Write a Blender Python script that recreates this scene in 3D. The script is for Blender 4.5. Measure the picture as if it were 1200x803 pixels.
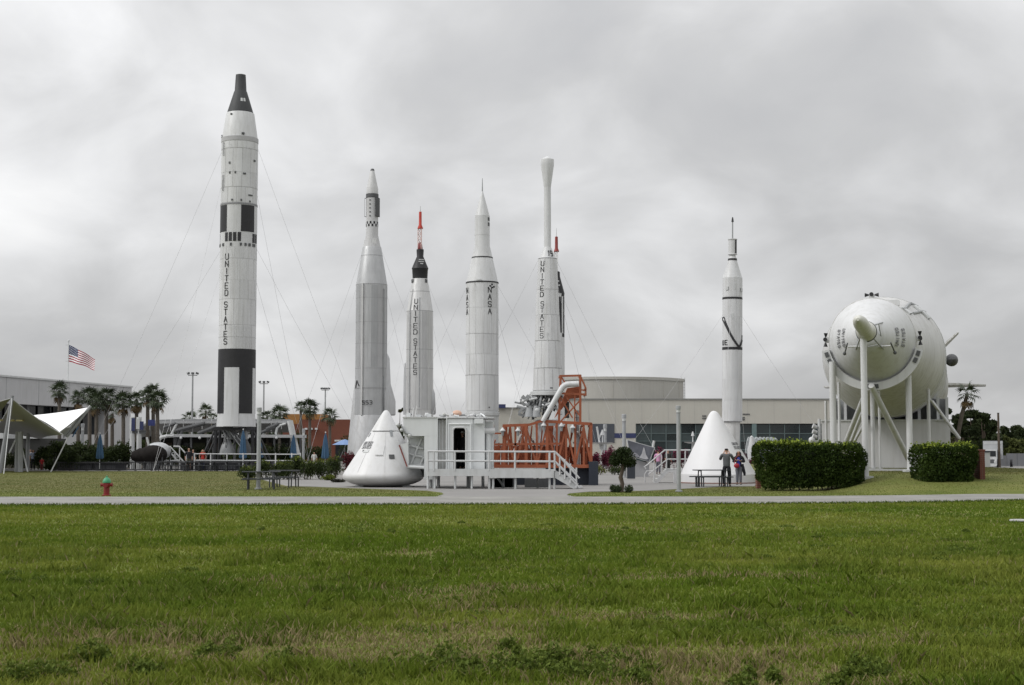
import bpy, bmesh, math, random
import numpy as np
from mathutils import Vector, Matrix
R = math.radians
random.seed(7); rng = np.random.default_rng(11)
for o in list(bpy.data.objects): bpy.data.objects.remove(o)
C = bpy.context.scene.collection
scene = bpy.context.scene

# ------------------------------------------------------------------ camera
F = 1733.0; H = 1.75; TH = math.atan(124.5 / F)      # focal length in photo pixels, eye height, upward tilt
cam = bpy.data.objects.new('camera', bpy.data.cameras.new('camera')); C.objects.link(cam)
cam.location = (0, 0, H); cam.rotation_euler = (R(90) + TH, 0, 0)
cam.data.sensor_width = 36; cam.data.lens = F / 1200 * 36
cam.data.clip_start = .1; cam.data.clip_end = 8000
scene.camera = cam

# ------------------------------------------------------------------ sky, sun, exposure
SUN_EL, SUN_AZ = R(40), R(-106)                       # azimuth from +Y, clockwise: over the left shoulder
w = bpy.data.worlds.new('World'); scene.world = w; w.use_nodes = True
nt = w.node_tree; nt.nodes.clear()
def nd(t, kind, **kw):
    n = t.nodes.new(kind)
    for k, v in kw.items():
        if k.startswith('i_'): n.inputs[k[2:].replace('_', ' ')].default_value = v
        else: setattr(n, k, v)
    return n
def math_node(t, op, a, b=None, clamp=False):
    n = t.nodes.new('ShaderNodeMath'); n.operation = op; n.use_clamp = clamp
    for i, v in enumerate((a, b)):
        if v is None: continue
        if isinstance(v, (int, float)): n.inputs[i].default_value = v
        else: t.links.new(v, n.inputs[i])
    return n.outputs[0]
def world():
    L = nt.links
    out = nd(nt, 'ShaderNodeOutputWorld'); bg = nd(nt, 'ShaderNodeBackground'); bg.inputs['Strength'].default_value = .1
    sky = nd(nt, 'ShaderNodeTexSky'); sky.sky_type = 'NISHITA'; sky.sun_disc = False
    sky.sun_elevation = SUN_EL; sky.sun_rotation = SUN_AZ
    tc = nd(nt, 'ShaderNodeTexCoord'); sep = nd(nt, 'ShaderNodeSeparateXYZ'); L.new(tc.outputs['Generated'], sep.inputs[0])
    z = math_node(nt, 'MAXIMUM', sep.outputs['Z'], 0.0)
    zz = math_node(nt, 'ADD', z, .48)
    cx = math_node(nt, 'DIVIDE', sep.outputs['X'], zz); cy = math_node(nt, 'DIVIDE', sep.outputs['Y'], zz)
    comb = nd(nt, 'ShaderNodeCombineXYZ'); L.new(cx, comb.inputs[0]); L.new(cy, comb.inputs[1])
    def noise(scale, detail, off, rough=.5, dist=0.0):
        mp = nd(nt, 'ShaderNodeMapping'); mp.inputs['Location'].default_value = off; L.new(comb.outputs[0], mp.inputs[0])
        n = nd(nt, 'ShaderNodeTexNoise'); L.new(mp.outputs[0], n.inputs['Vector'])
        n.inputs['Scale'].default_value = scale; n.inputs['Detail'].default_value = detail
        n.inputs['Roughness'].default_value = rough; n.inputs['Distortion'].default_value = dist
        return n.outputs['Fac']
    a = noise(1.75, 4, (7.4, 2.9, 1), .45, .5); b = noise(5.0, 6, (1.4, 2.2, 3), .5, .4)
    s = math_node(nt, 'ADD', math_node(nt, 'MULTIPLY', a, .62), math_node(nt, 'MULTIPLY', b, .38))
    ramp = nd(nt, 'ShaderNodeValToRGB'); L.new(s, ramp.inputs[0])
    e = ramp.color_ramp.elements
    e[0].position = .33; e[0].color = (.455, .46, .475, 1)
    e[1].position = .655; e[1].color = (.93, .93, .93, 1)
    for p, v in ((.45, .56), (.51, .66), (.57, .78)):
        k = e.new(p); k.color = (v, v * 1.004, v * 1.015, 1)
    # overcast dome: brighter towards the zenith
    g = math_node(nt, 'ADD', math_node(nt, 'MULTIPLY', z, 1.05), .97)
    # broad brightening of the cloud towards the hidden sun
    dt = nd(nt, 'ShaderNodeVectorMath'); dt.operation = 'DOT_PRODUCT'; L.new(tc.outputs['Generated'], dt.inputs[0])
    dt.inputs[1].default_value = (math.sin(SUN_AZ) * math.cos(SUN_EL), math.cos(SUN_AZ) * math.cos(SUN_EL), math.sin(SUN_EL))
    lobe = math_node(nt, 'POWER', math_node(nt, 'ADD', math_node(nt, 'MULTIPLY', dt.outputs['Value'], .5), .5), 3.0)
    g = math_node(nt, 'MULTIPLY', g, math_node(nt, 'ADD', math_node(nt, 'MULTIPLY', lobe, .55), .87))
    g10 = math_node(nt, 'MULTIPLY', g, 10.0)
    mul = nd(nt, 'ShaderNodeVectorMath'); mul.operation = 'SCALE'; L.new(ramp.outputs[0], mul.inputs[0]); L.new(g10, mul.inputs['Scale'])
    mix = nd(nt, 'ShaderNodeMix'); mix.data_type = 'RGBA'; mix.inputs[0].default_value = .97
    L.new(sky.outputs[0], mix.inputs[6]); L.new(mul.outputs[0], mix.inputs[7])
    L.new(mix.outputs[2], bg.inputs['Color']); L.new(bg.outputs[0], out.inputs[0])
world()
sd = bpy.data.lights.new('sun', 'SUN'); sd.energy = 1.5; sd.angle = R(14); sd.color = (1, .98, .95)
sun = bpy.data.objects.new('sun', sd); C.objects.link(sun)
sv = Vector((math.sin(SUN_AZ) * math.cos(SUN_EL), math.cos(SUN_AZ) * math.cos(SUN_EL), math.sin(SUN_EL)))
sun.rotation_euler = (-sv).to_track_quat('-Z', 'Y').to_euler(); sun.location = (0, 0, 60)
scene.view_settings.view_transform = 'Standard'; scene.view_settings.look = 'None'
scene.view_settings.exposure = 0; scene.view_settings.gamma = 1

# ------------------------------------------------------------------ helpers
def at(px, py, Y):
    """world point seen at photo pixel (px, py) at ground distance Y"""
    zp = Y * math.tan(TH + math.atan((401.5 - py) / F))
    return Vector(((px - 600) / F * (Y * math.cos(TH) + zp * math.sin(TH)), Y, H + zp))
def gpt(px, py, z=0.0):
    Y = (z - H) / math.tan(TH + math.atan((401.5 - py) / F))
    p = at(px, py, Y); p.z = z; return p
def gY(py): return gpt(600, py).y
def on(px, Y, z=0.0):
    p = at(px, 530, Y); return Vector((p.x, Y, z))
def zr(py, hw, Y):
    p = at(600, py, Y)
    return (p.z, hw * (Y * math.cos(TH) + (p.z - H) * math.sin(TH)) / F)
def px_m(Y): return Y / F                                   # metres per photo pixel

MATS = {}
def M(name, col, rough=.6, metal=0.0, var=.1, scale=2.0, bump=0.0, streak=0.0, dirt=(.16, .14, .11), spec=.4):
    if name in MATS: return MATS[name]
    m = bpy.data.materials.new(name); m.use_nodes = True; t = m.node_tree; L = t.links
    b = t.nodes['Principled BSDF']; b.inputs['Roughness'].default_value = rough; b.inputs['Metallic'].default_value = metal
    b.inputs['Specular IOR Level'].default_value = spec
    tc = nd(t, 'ShaderNodeTexCoord')
    n = nd(t, 'ShaderNodeTexNoise'); n.inputs['Scale'].default_value = scale; n.inputs['Detail'].default_value = 6; n.inputs['Roughness'].default_value = .62
    L.new(tc.outputs['Object'], n.inputs['Vector'])
    rp = nd(t, 'ShaderNodeValToRGB'); L.new(n.outputs['Fac'], rp.inputs[0])
    e = rp.color_ramp.elements
    e[0].position = .28; e[0].color = tuple(max(0, c * (1 - var)) for c in col) + (1,)
    e[1].position = .72; e[1].color = tuple(min(1, c * (1 + var)) for c in col) + (1,)
    last = rp.outputs[0]
    if streak:
        mp = nd(t, 'ShaderNodeMapping'); mp.inputs['Scale'].default_value = (3.2, 3.2, .22); L.new(tc.outputs['Object'], mp.inputs[0])
        n2 = nd(t, 'ShaderNodeTexNoise'); n2.inputs['Scale'].default_value = 1.3; n2.inputs['Detail'].default_value = 7; n2.inputs['Roughness'].default_value = .66
        L.new(mp.outputs[0], n2.inputs['Vector'])
        mr = nd(t, 'ShaderNodeMapRange'); mr.inputs[1].default_value = .47; mr.inputs[2].default_value = .70; mr.inputs[4].default_value = streak
        L.new(n2.outputs['Fac'], mr.inputs[0])
        mx = nd(t, 'ShaderNodeMix'); mx.data_type = 'RGBA'; L.new(mr.outputs[0], mx.inputs[0]); L.new(last, mx.inputs[6]); mx.inputs[7].default_value = dirt + (1,)
        last = mx.outputs[2]
    L.new(last, b.inputs['Base Color'])
    mr2 = nd(t, 'ShaderNodeMapRange'); mr2.inputs[3].default_value = max(.05, rough - .1); mr2.inputs[4].default_value = min(1, rough + .12)
    L.new(n.outputs['Fac'], mr2.inputs[0]); L.new(mr2.outputs[0], b.inputs['Roughness'])
    if bump:
        bp = nd(t, 'ShaderNodeBump'); bp.inputs['Strength'].default_value = bump; bp.inputs['Distance'].default_value = .03
        n3 = nd(t, 'ShaderNodeTexNoise'); n3.inputs['Scale'].default_value = scale * 7; n3.inputs['Detail'].default_value = 5; L.new(tc.outputs['Object'], n3.inputs['Vector'])
        L.new(n3.outputs['Fac'], bp.inputs['Height']); L.new(bp.outputs[0], b.inputs['Normal'])
    MATS[name] = m; return m
def leafmat(name, trans=.25, rough=.55):
    if name in MATS: return MATS[name]
    m = bpy.data.materials.new(name); m.use_nodes = True; t = m.node_tree; L = t.links
    b = t.nodes['Principled BSDF']; b.inputs['Roughness'].default_value = rough; b.inputs['Specular IOR Level'].default_value = .08
    at_ = nd(t, 'ShaderNodeAttribute'); at_.attribute_name = 'col'
    tr = nd(t, 'ShaderNodeBsdfTranslucent'); L.new(at_.outputs['Color'], tr.inputs[0]); L.new(at_.outputs['Color'], b.inputs['Base Color'])
    mx = nd(t, 'ShaderNodeMixShader'); mx.inputs[0].default_value = trans
    L.new(b.outputs[0], mx.inputs[1]); L.new(tr.outputs[0], mx.inputs[2]); L.new(mx.outputs[0], t.nodes['Material Output'].inputs[0])
    MATS[name] = m; return m

white = M('white_paint', (.53, .535, .54), .42, var=.07, scale=.5, streak=.42, dirt=(.34, .335, .315))
white_rail = M('white_rail_paint', (.47, .475, .48), .45, var=.06, streak=.15, dirt=(.4, .38, .35))
weathered = M('weathered_white_paint', (.50, .50, .495), .5, var=.1, scale=.4, streak=.75, dirt=(.3, .29, .26))
stain = M('mildewed_white_paint', (.50, .50, .49), .5, var=.12, scale=.35, streak=.8, dirt=(.22, .2, .15))
cwhite = M('capsule_white', (.60, .60, .605), .4, var=.06, scale=.5, streak=.3, dirt=(.42, .41, .38))
lightgrey = M('light_grey_paint', (.5, .51, .51), .5, var=.06, streak=.2)
grey = M('grey_steel', (.27, .28, .285), .5, var=.12, streak=.2)
post_grey = M('galvanised_grey', (.30, .31, .32), .55, var=.1, scale=5, streak=.25)
darkgrey = M('dark_grey_paint', (.075, .077, .08), .55, var=.15)
gemini = M('charcoal_shingle', (.036, .038, .04), .6, var=.22, scale=3)
black = M('black_paint', (.016, .016, .018), .5, var=.2)
silver = M('bare_tank_metal', (.40, .405, .41), .42, metal=.35, var=.09, scale=.7, streak=.35, dirt=(.24, .24, .24))
silver2 = M('bright_tank_metal', (.52, .52, .515), .36, metal=.4, var=.08, scale=.9, streak=.35, dirt=(.34, .33, .31))
red = M('tower_red', (.42, .045, .03), .5, var=.15)
orange = M('rust_orange_paint', (.29, .082, .036), .6, var=.22, scale=1.8, streak=.35, dirt=(.2, .06, .03))
glass = M('teal_glass', (.016, .026, .028), .12, var=.3, scale=.4, spec=.6)
darkwin = M('dark_window_glass', (.02, .022, .025), .15, var=.3)
beige = M('beige_render', (.43, .415, .37), .8, var=.045, scale=.3, bump=.12, streak=.12, dirt=(.26, .245, .21))
beige2 = M('drum_render', (.385, .375, .345), .8, var=.05, scale=.3, bump=.12, streak=.18, dirt=(.22, .21, .19))
concrete = M('concrete_panel', (.44, .44, .445), .85, var=.06, scale=.4, bump=.15, streak=.25, dirt=(.25, .25, .24))
pave = M('plaza_concrete', (.205, .198, .19), .85, var=.14, scale=.25, bump=.3)
pathm = M('path_concrete', (.22, .215, .20), .9, var=.26, scale=.6, bump=.4, streak=.35, dirt=(.11, .10, .08))
brick = M('red_brick', (.13, .042, .028), .85, var=.2, scale=6, bump=.4)
bluem = M('blue_canvas', (.042, .095, .165), .8, var=.15)
bluep = M('blue_paint', (.028, .036, .10), .5)
wood = M('bark', (.075, .058, .043), .9, var=.3, scale=6, bump=.6)
bark2 = M('palm_bark', (.095, .082, .068), .9, var=.3, scale=5, bump=.6)
wire = M('wire_grey', (.52, .52, .53), .5)
tentm = M('tent_fabric', (.40, .405, .415), .8, var=.05)
tentw = M('white_sail_fabric', (.82, .82, .82), .8, var=.03)
roofm = M('canopy_roof_metal', (.27, .275, .28), .5, var=.1)
terracotta = M('terracotta_wall', (.13, .042, .024), .8, var=.1, bump=.2)
ochre = M('ochre_wall', (.28, .135, .04), .8, var=.1, bump=.2)

def tag(o, label=None, cat=None, group=None, kind=None):
    for k, v in (('label', label), ('category', cat), ('group', group), ('kind', kind)):
        if v: o[k] = v
    return o
def thing(name, label, cat, loc, rotz=0.0, group=None):
    o = bpy.data.objects.new(name, None); C.objects.link(o); o.location = loc; o.rotation_euler.z = rotz
    o.empty_display_size = .3
    return tag(o, label, cat, group)
def root_of(o):
    while o.parent: o = o.parent
    return o
def inst(me, name, parent, loc=(0, 0, 0), rot=(0, 0, 0), sc=(1, 1, 1)):
    o = bpy.data.objects.new(name, me); C.objects.link(o); o.parent = parent
    o.location = loc; o.rotation_euler = rot; o.scale = sc; return o
def copy_tree(o, parent=None):
    c = o.copy(); C.objects.link(c)
    if parent is not None: c.parent = parent
    for ch in list(o.children): copy_tree(ch, c)
    return c

class MB:
    def __init__(s, loc=None): s.v = []; s.f = []; s.loc = Vector(loc) if loc is not None else None
    def add(s, vs, fs):
        b = len(s.v); s.v += [tuple(v) for v in vs]; s.f += [tuple(i + b for i in f) for f in fs]; return s
    def box(s, c, d, rz=0.0, M4=None):
        hx, hy, hz = d[0] / 2, d[1] / 2, d[2] / 2
        vs = [Vector((x * hx, y * hy, z * hz)) for z in (-1, 1) for y in (-1, 1) for x in (-1, 1)]
        rot = Matrix.Rotation(rz, 3, 'Z') if M4 is None else M4
        vs = [rot @ v + Vector(c) for v in vs]
        return s.add(vs, [(0, 2, 3, 1), (4, 5, 7, 6), (0, 1, 5, 4), (2, 6, 7, 3), (0, 4, 6, 2), (1, 3, 7, 5)])
    def b2(s, a, b):
        a, b = Vector(a), Vector(b); return s.box((a + b) / 2, [abs(x) for x in (b - a)])
    def tube(s, p0, p1, r0, r1=None, n=10, caps=True):
        p0, p1 = Vector(p0), Vector(p1); r1 = r0 if r1 is None else r1
        d = (p1 - p0).normalized(); u = d.orthogonal().normalized(); v_ = d.cross(u)
        vs = []
        for p, r in ((p0, r0), (p1, r1)):
            vs += [p + (u * math.cos(2 * math.pi * i / n) + v_ * math.sin(2 * math.pi * i / n)) * r for i in range(n)]
        fs = [(i, (i + 1) % n, n + (i + 1) % n, n + i) for i in range(n)]
        if caps: fs += [tuple(range(n))[::-1], tuple(range(n, 2 * n))]
        return s.add(vs, fs)
    def path(s, pts, r, n=8):
        pts = [Vector(p) for p in pts]; rs = r if isinstance(r, (list, tuple)) else [r] * len(pts)
        d0 = (pts[1] - pts[0]).normalized(); u = d0.orthogonal().normalized(); vs = []
        for k, p in enumerate(pts):
            d = (pts[min(k + 1, len(pts) - 1)] - pts[max(k - 1, 0)]).normalized()
            u = (u - d * u.dot(d)).normalized(); v_ = d.cross(u)
            vs += [p + (u * math.cos(2 * math.pi * i / n) + v_ * math.sin(2 * math.pi * i / n)) * rs[k] for i in range(n)]
        fs = []
        for k in range(len(pts) - 1):
            fs += [(k * n + i, k * n + (i + 1) % n, (k + 1) * n + (i + 1) % n, (k + 1) * n + i) for i in range(n)]
        fs += [tuple(range(n))[::-1], tuple(range((len(pts) - 1) * n, len(pts) * n))]
        return s.add(vs, fs)
    def lathe(s, prof, n=48, c=(0, 0), a0=0.0, a1=None, caps=True, eps=0.0, axis=None):
        """prof: (z, r) pairs; angle 0 faces the camera, positive to the right; axis: function (r, ang, z) -> point"""
        full = a1 is None; a1 = 2 * math.pi if full else a1; m = n if full else n + 1
        vs = []; base = len(s.v)
        for z, r in prof:
            r = max(r + eps, 1e-4)
            for i in range(m):
                a = a0 + (a1 - a0) * i / n
                vs.append(axis(r, a, z) if axis else (c[0] + r * math.sin(a), c[1] - r * math.cos(a), z))
        fs = []
        for k in range(len(prof) - 1):
            for i in range(m if full else m - 1):
                j = (i + 1) % m
                fs.append((k * m + i, k * m + j, (k + 1) * m + j, (k + 1) * m + i))
        if full and caps: fs += [tuple(range(m))[::-1], tuple(range((len(prof) - 1) * m, len(prof) * m))]
        return s.add(vs, fs)
    def ball(s, c, r, n=12, sc=(1, 1, 1)):
        pr = []
        for k in range(n // 2 + 1):
            t = -math.pi / 2 + math.pi * k / (n // 2); pr.append((math.sin(t), math.cos(t)))
        return s.lathe(pr, n, axis=lambda rr, a, z: (c[0] + rr * math.sin(a) * r * sc[0], c[1] - rr * math.cos(a) * r * sc[1], c[2] + z * r * sc[2]), caps=False)
    def prism(s, poly, ext):
        ext = Vector(ext); n = len(poly); vs = [Vector(p) for p in poly]; vs += [p + ext for p in vs]
        return s.add(vs, [tuple(range(n))[::-1], tuple(range(n, 2 * n))] + [(i, (i + 1) % n, n + (i + 1) % n, n + i) for i in range(n)])
    def build(s, name, mat, parent=None, smooth=True, world=False, ang=32):
        off = Vector((0, 0, 0))
        if world and parent is not None: off = root_of(parent).location
        if s.loc is not None: off = s.loc
        me = bpy.data.meshes.new(name)
        me.from_pydata([(v[0] - off.x, v[1] - off.y, v[2] - off.z) for v in s.v], [], s.f)
        bm = bmesh.new(); bm.from_mesh(me); bmesh.ops.recalc_face_normals(bm, faces=bm.faces); bm.to_mesh(me); bm.free()
        if smooth:
            me.polygons.foreach_set('use_smooth', [True] * len(me.polygons)); me.set_sharp_from_angle(angle=R(ang))
        me.materials.append(mat)
        o = bpy.data.objects.new(name, me); C.objects.link(o)
        if parent is not None: o.parent = parent
        elif s.loc is not None: o.location = s.loc
        return o
def bar(parent, name, p0, p1, r, mat, world=True, n=8, r1=None):
    return MB().tube(p0, p1, r, r1, n).build(name, mat, parent, world=world)
def beam(parent, name, p0, p1, wd, mat, world=True):
    """square section bar"""
    p0, p1 = Vector(p0), Vector(p1); d = (p1 - p0); q = d.to_track_quat('Z', 'Y').to_matrix()
    return MB().box((p0 + p1) / 2, (wd, wd, d.length), M4=q).build(name, mat, parent, world=world, smooth=False)
def blk(parent, name, a, b, mat, world=True):
    return MB().b2(a, b).build(name, mat, parent, world=world, smooth=False)
def struct(o): o['kind'] = 'structure'; return o
def big_mesh(name, V, faces_n, mat, parent=None, col=None, loc=None):
    """V: (n, k, 3) array of n separate k-gons"""
    n, k, _ = V.shape; me = bpy.data.meshes.new(name)
    if loc is not None: V = V - np.array(loc)[None, None, :]
    me.vertices.add(n * k); me.vertices.foreach_set('co', V.reshape(-1).astype(np.float32))
    me.loops.add(n * k); me.loops.foreach_set('vertex_index', np.arange(n * k, dtype=np.int32))
    me.polygons.add(n); me.polygons.foreach_set('loop_start', (np.arange(n) * k).astype(np.int32))
    me.update(calc_edges=True); me.validate()
    if col is not None:
        a = me.color_attributes.new('col', 'FLOAT_COLOR', 'POINT')
        c4 = np.ones((n, k, 4), np.float32); c4[:, :, :3] = col[:, None, :] if col.ndim == 2 else col
        a.data.foreach_set('color', c4.reshape(-1))
    me.materials.append(mat)
    o = bpy.data.objects.new(name, me); C.objects.link(o)
    if parent is not None: o.parent = parent
    elif loc is not None: o.location = loc
    return o
def unit(a): return a / (np.linalg.norm(a, axis=-1, keepdims=True) + 1e-9)
def leaf_quads(P, size, up=.0, aspect=.55, r=None):
    r = r or rng; n = len(P)
    d = r.normal(size=(n, 3)); d[:, 2] += up; d = unit(d)
    s = unit(np.cross(d, r.normal(size=(n, 3))))
    L = size[:, None] * d; W = size[:, None] * aspect * s
    return np.stack([P - L * .5, P + W * .5, P + L * .5, P - W * .5], 1)
def vnoise(x, y, scale, seed=0, octaves=3):
    """smooth value noise in 0..1"""
    tot = np.zeros_like(x, dtype=float); amp = 1.0; norm = 0
    for k in range(octaves):
        g = np.random.default_rng(seed + 31 * k).random((256, 256))
        u = x * scale * 2 ** k + 517.3; v = y * scale * 2 ** k + 211.9
        i = np.floor(u).astype(int); j = np.floor(v).astype(int); fx = u - i; fy = v - j
        fx = fx * fx * (3 - 2 * fx); fy = fy * fy * (3 - 2 * fy)
        a = g[i % 256, j % 256]; b = g[(i + 1) % 256, j % 256]; c = g[i % 256, (j + 1) % 256]; d = g[(i + 1) % 256, (j + 1) % 256]
        tot += amp * ((a * (1 - fx) + b * fx) * (1 - fy) + (c * (1 - fx) + d * fx) * fy); norm += amp; amp *= .5
    return tot / norm

# stroke lettering, laid on curved or flat surfaces as thin raised strokes
GL = {'U': [[(0, 1), (0, .15), (.2, 0), (.8, 0), (1, .15), (1, 1)]], 'N': [[(0, 0), (0, 1), (1, 0), (1, 1)]], 'I': [[(.5, 0), (.5, 1)]],
      'T': [[(0, 1), (1, 1)], [(.5, 1), (.5, 0)]], 'E': [[(1, 1), (0, 1), (0, 0), (1, 0)], [(0, .5), (.8, .5)]],
      'D': [[(0, 0), (0, 1), (.7, 1), (1, .75), (1, .25), (.7, 0), (0, 0)]], 'S': [[(1, .85), (.8, 1), (.2, 1), (0, .85), (0, .62), (.2, .5), (.8, .5), (1, .38), (1, .15), (.8, 0), (.2, 0), (0, .15)]],
      'A': [[(0, 0), (.5, 1), (1, 0)], [(.22, .38), (.78, .38)]], '1': [[(.2, .8), (.55, 1), (.55, 0)]],
      '9': [[(.1, 0), (.8, 0), (1, .2), (1, .8), (.8, 1), (.2, 1), (0, .8), (0, .6), (.2, .45), (1, .45)]],
      '5': [[(1, 1), (0, 1), (0, .55), (.8, .55), (1, .4), (1, .15), (.8, 0), (0, 0)]], '3': [[(0, 1), (.8, 1), (1, .85), (1, .65), (.8, .52), (.3, .52)], [(.8, .52), (1, .38), (1, .15), (.8, 0), (0, 0)]]}
def letters(mb, text, h, wd, step, st, put, vertical=True, start=(0, 0)):
    """put(u, v, lift) -> 3-D point; letters stack downwards (vertical) or run to the right"""
    u0, v0 = start
    for ch in text:
        if ch in GL:
            for pl in GL[ch]:
                for (x0, y0), (x1, y1) in zip(pl[:-1], pl[1:]):
                    a = Vector((u0 + x0 * wd, v0 + y0 * h)); b = Vector((u0 + x1 * wd, v0 + y1 * h)); d = (b - a).normalized() * st / 2; q = Vector((-d.y, d.x))
                    a -= d * .8; b += d * .8
                    c4 = [a + q, b + q, b - q, a - q]
                    mb.add([put(p.x, p.y, .0) for p in c4] + [put(p.x, p.y, .025) for p in c4], [(4, 5, 6, 7), (0, 1, 5, 4), (1, 2, 6, 5), (2, 3, 7, 6), (3, 0, 4, 7)])
        if vertical: v0 -= step if ch != ' ' else step * .8
        else: u0 += step if ch != ' ' else step * .8

# ------------------------------------------------------------------ ground, paths, lawns
def groundmat():
    m = bpy.data.materials.new('lawn_ground'); m.use_nodes = True; t = m.node_tree; L = t.links; b = t.nodes['Principled BSDF']
    b.inputs['Roughness'].default_value = .95; b.inputs['Specular IOR Level'].default_value = .15
    g = nd(t, 'ShaderNodeNewGeometry'); sep = nd(t, 'ShaderNodeSeparateXYZ'); L.new(g.outputs['Position'], sep.inputs[0])
    def noise(sc, det, mpscale=(1, 1, 1)):
        mp = nd(t, 'ShaderNodeMapping'); mp.inputs['Scale'].default_value = mpscale; L.new(g.outputs['Position'], mp.inputs[0])
        n = nd(t, 'ShaderNodeTexNoise'); n.inputs['Scale'].default_value = sc; n.inputs['Detail'].default_value = det; n.inputs['Roughness'].default_value = .65
        L.new(mp.outputs[0], n.inputs['Vector']); return n.outputs['Fac']
    rp = nd(t, 'ShaderNodeValToRGB'); L.new(noise(.45, 8), rp.inputs[0]); e = rp.color_ramp.elements
    e[0].position = .33; e[0].color = (.085, .12, .018, 1); e[1].position = .68; e[1].color = (.16, .175, .04, 1)
    rp2 = nd(t, 'ShaderNodeValToRGB'); L.new(noise(.5, 8), rp2.inputs[0]); e = rp2.color_ramp.elements
    e[0].position = .35; e[0].color = (.078, .092, .022, 1); e[1].position = .66; e[1].color = (.145, .135, .052, 1)
    mr = nd(t, 'ShaderNodeMapRange'); mr.inputs[1].default_value = 50; mr.inputs[2].default_value = 68; L.new(sep.outputs['Y'], mr.inputs[0])
    mx = nd(t, 'ShaderNodeMix'); mx.data_type = 'RGBA'; L.new(mr.outputs[0], mx.inputs[0]); L.new(rp.outputs[0], mx.inputs[6]); L.new(rp2.outputs[0], mx.inputs[7])
    fine = nd(t, 'ShaderNodeMapRange'); fine.inputs[1].default_value = .3; fine.inputs[2].default_value = .7; fine.inputs[3].default_value = .72; fine.inputs[4].default_value = 1.3
    L.new(noise(34, 5), fine.inputs[0])
    sc = nd(t, 'ShaderNodeVectorMath'); sc.operation = 'SCALE'; L.new(mx.outputs[2], sc.inputs[0]); L.new(fine.outputs[0], sc.inputs['Scale'])
    L.new(sc.outputs[0], b.inputs['Base Color'])
    bp = nd(t, 'ShaderNodeBump'); bp.inputs['Strength'].default_value = .35; bp.inputs['Distance'].default_value = .03
    L.new(noise(40, 4), bp.inputs['Height']); L.new(bp.outputs[0], b.inputs['Normal'])
    return m
lawnm = groundmat()
def hgt(x, y):
    """gentle unevenness of the near lawn"""
    m = np.clip((45.5 - y) / 6, 0, 1) * np.clip((y + 5) / 6, 0, 1)
    return (vnoise(x, y, .16, 5, 3) - .5) * .22 * m
ys = np.concatenate([[-60, -20, -5], np.arange(0, 48, .5), np.arange(48, 130, 6), [150, 200, 300, 500, 900, 2000, 4500]])
xs = np.concatenate([[-3500, -1000, -300, -120, -60], np.arange(-30, 30.1, .6), [60, 120, 300, 1000, 3500]])
X, Yg = np.meshgrid(xs, ys); Z = hgt(X, Yg)
me = bpy.data.meshes.new('lawn'); nx, ny = len(xs), len(ys)
me.from_pydata(np.stack([X, Yg, Z], -1).reshape(-1, 3).tolist(), [], [(j * nx + i, j * nx + i + 1, (j + 1) * nx + i + 1, (j + 1) * nx + i) for j in range(ny - 1) for i in range(nx - 1)])
me.polygons.foreach_set('use_smooth', [True] * len(me.polygons)); me.materials.append(lawnm)
lawn = bpy.data.objects.new('lawn', me); C.objects.link(lawn); struct(lawn)
lawn['label'] = 'wide green lawn running from the camera to the display'; lawn['category'] = 'lawn'

def sheet(name, pts, z, mat, label, cat, thick=.0):
    mb = MB()
    if thick: mb.prism([(p.x, p.y, z - thick) for p in pts], (0, 0, thick))
    else: mb.add([(p.x, p.y, z) for p in pts], [tuple(range(len(pts)))])
    o = mb.build(name, mat, smooth=False); struct(o); o['label'] = label; o['category'] = cat; return o
# plaza
front = [(-60, 552.2), (285, 552.2), (302, 561), (335, 569.5), (420, 572.5), (500, 575.2), (518, 577.5), (520, 579.5), (508, 583.3), (680, 583.3), (664, 580.6), (667, 578.5), (690, 576.5), (760, 575.3), (846, 570.5), (884, 570), (893, 562), (962, 552.5), (1120, 552), (1160, 551)]
pl = [gpt(*p) for p in front] + [Vector((60, 125, 0)), Vector((80, 235, 0)), Vector((-120, 235, 0)), Vector((-70, 118, 0))]
sheet('plaza', pl, .012, pave, 'pale concrete plaza under the rockets', 'plaza', .03)
far_e = [(-150, 583.2), (300, 583), (680, 583), (900, 582.6), (1050, 581.4), (1120, 580.3), (1210, 578.2), (1400, 573)]
near_e = [(-150, 593), (300, 592.6), (680, 592), (900, 591.2), (1050, 590), (1120, 589), (1210, 587), (1400, 580.5)]
sheet('footpath', [gpt(*p) for p in far_e] + [gpt(*p) for p in near_e[::-1]], .03, pathm, 'pale concrete footpath crossing in front of the display', 'path', .06)
sheet('road', [gpt(*p) for p in ((1150, 549.5), (1165, 552.6), (1420, 554), (1420, 549))], .016, pathm, 'pale road behind the right hand hedge', 'road', .03)
# grass mound under the lying rocket
def mound_h(x, y):
    u = np.clip((y - 55) / 9.5, 0, 1); s = u * u * (3 - 2 * u)
    e = np.clip((x - 12.5) / 4.0, 0, 1); e = e * e * (3 - 2 * e)
    e2 = np.clip((36 - x) / 8.0, 0, 1)
    return s * e * np.clip((112 - y) / 6, 0, 1) * e2 * .70 - .03
mx_, my_ = np.meshgrid(np.linspace(12.2, 40, 60), np.linspace(54, 114, 90))
mz = mound_h(mx_, my_)
me = bpy.data.meshes.new('grass_mound')
me.from_pydata(np.stack([mx_, my_, mz], -1).reshape(-1, 3).tolist(), [], [(j * 60 + i, j * 60 + i + 1, (j + 1) * 60 + i + 1, (j + 1) * 60 + i) for j in range(89) for i in range(59)])
me.polygons.foreach_set('use_smooth', [True] * len(me.polygons)); me.materials.append(lawnm)
o = bpy.data.objects.new('grass_mound', me); C.objects.link(o); struct(o); o['label'] = 'low grassy rise under the lying rocket'; o['category'] = 'lawn'

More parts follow.
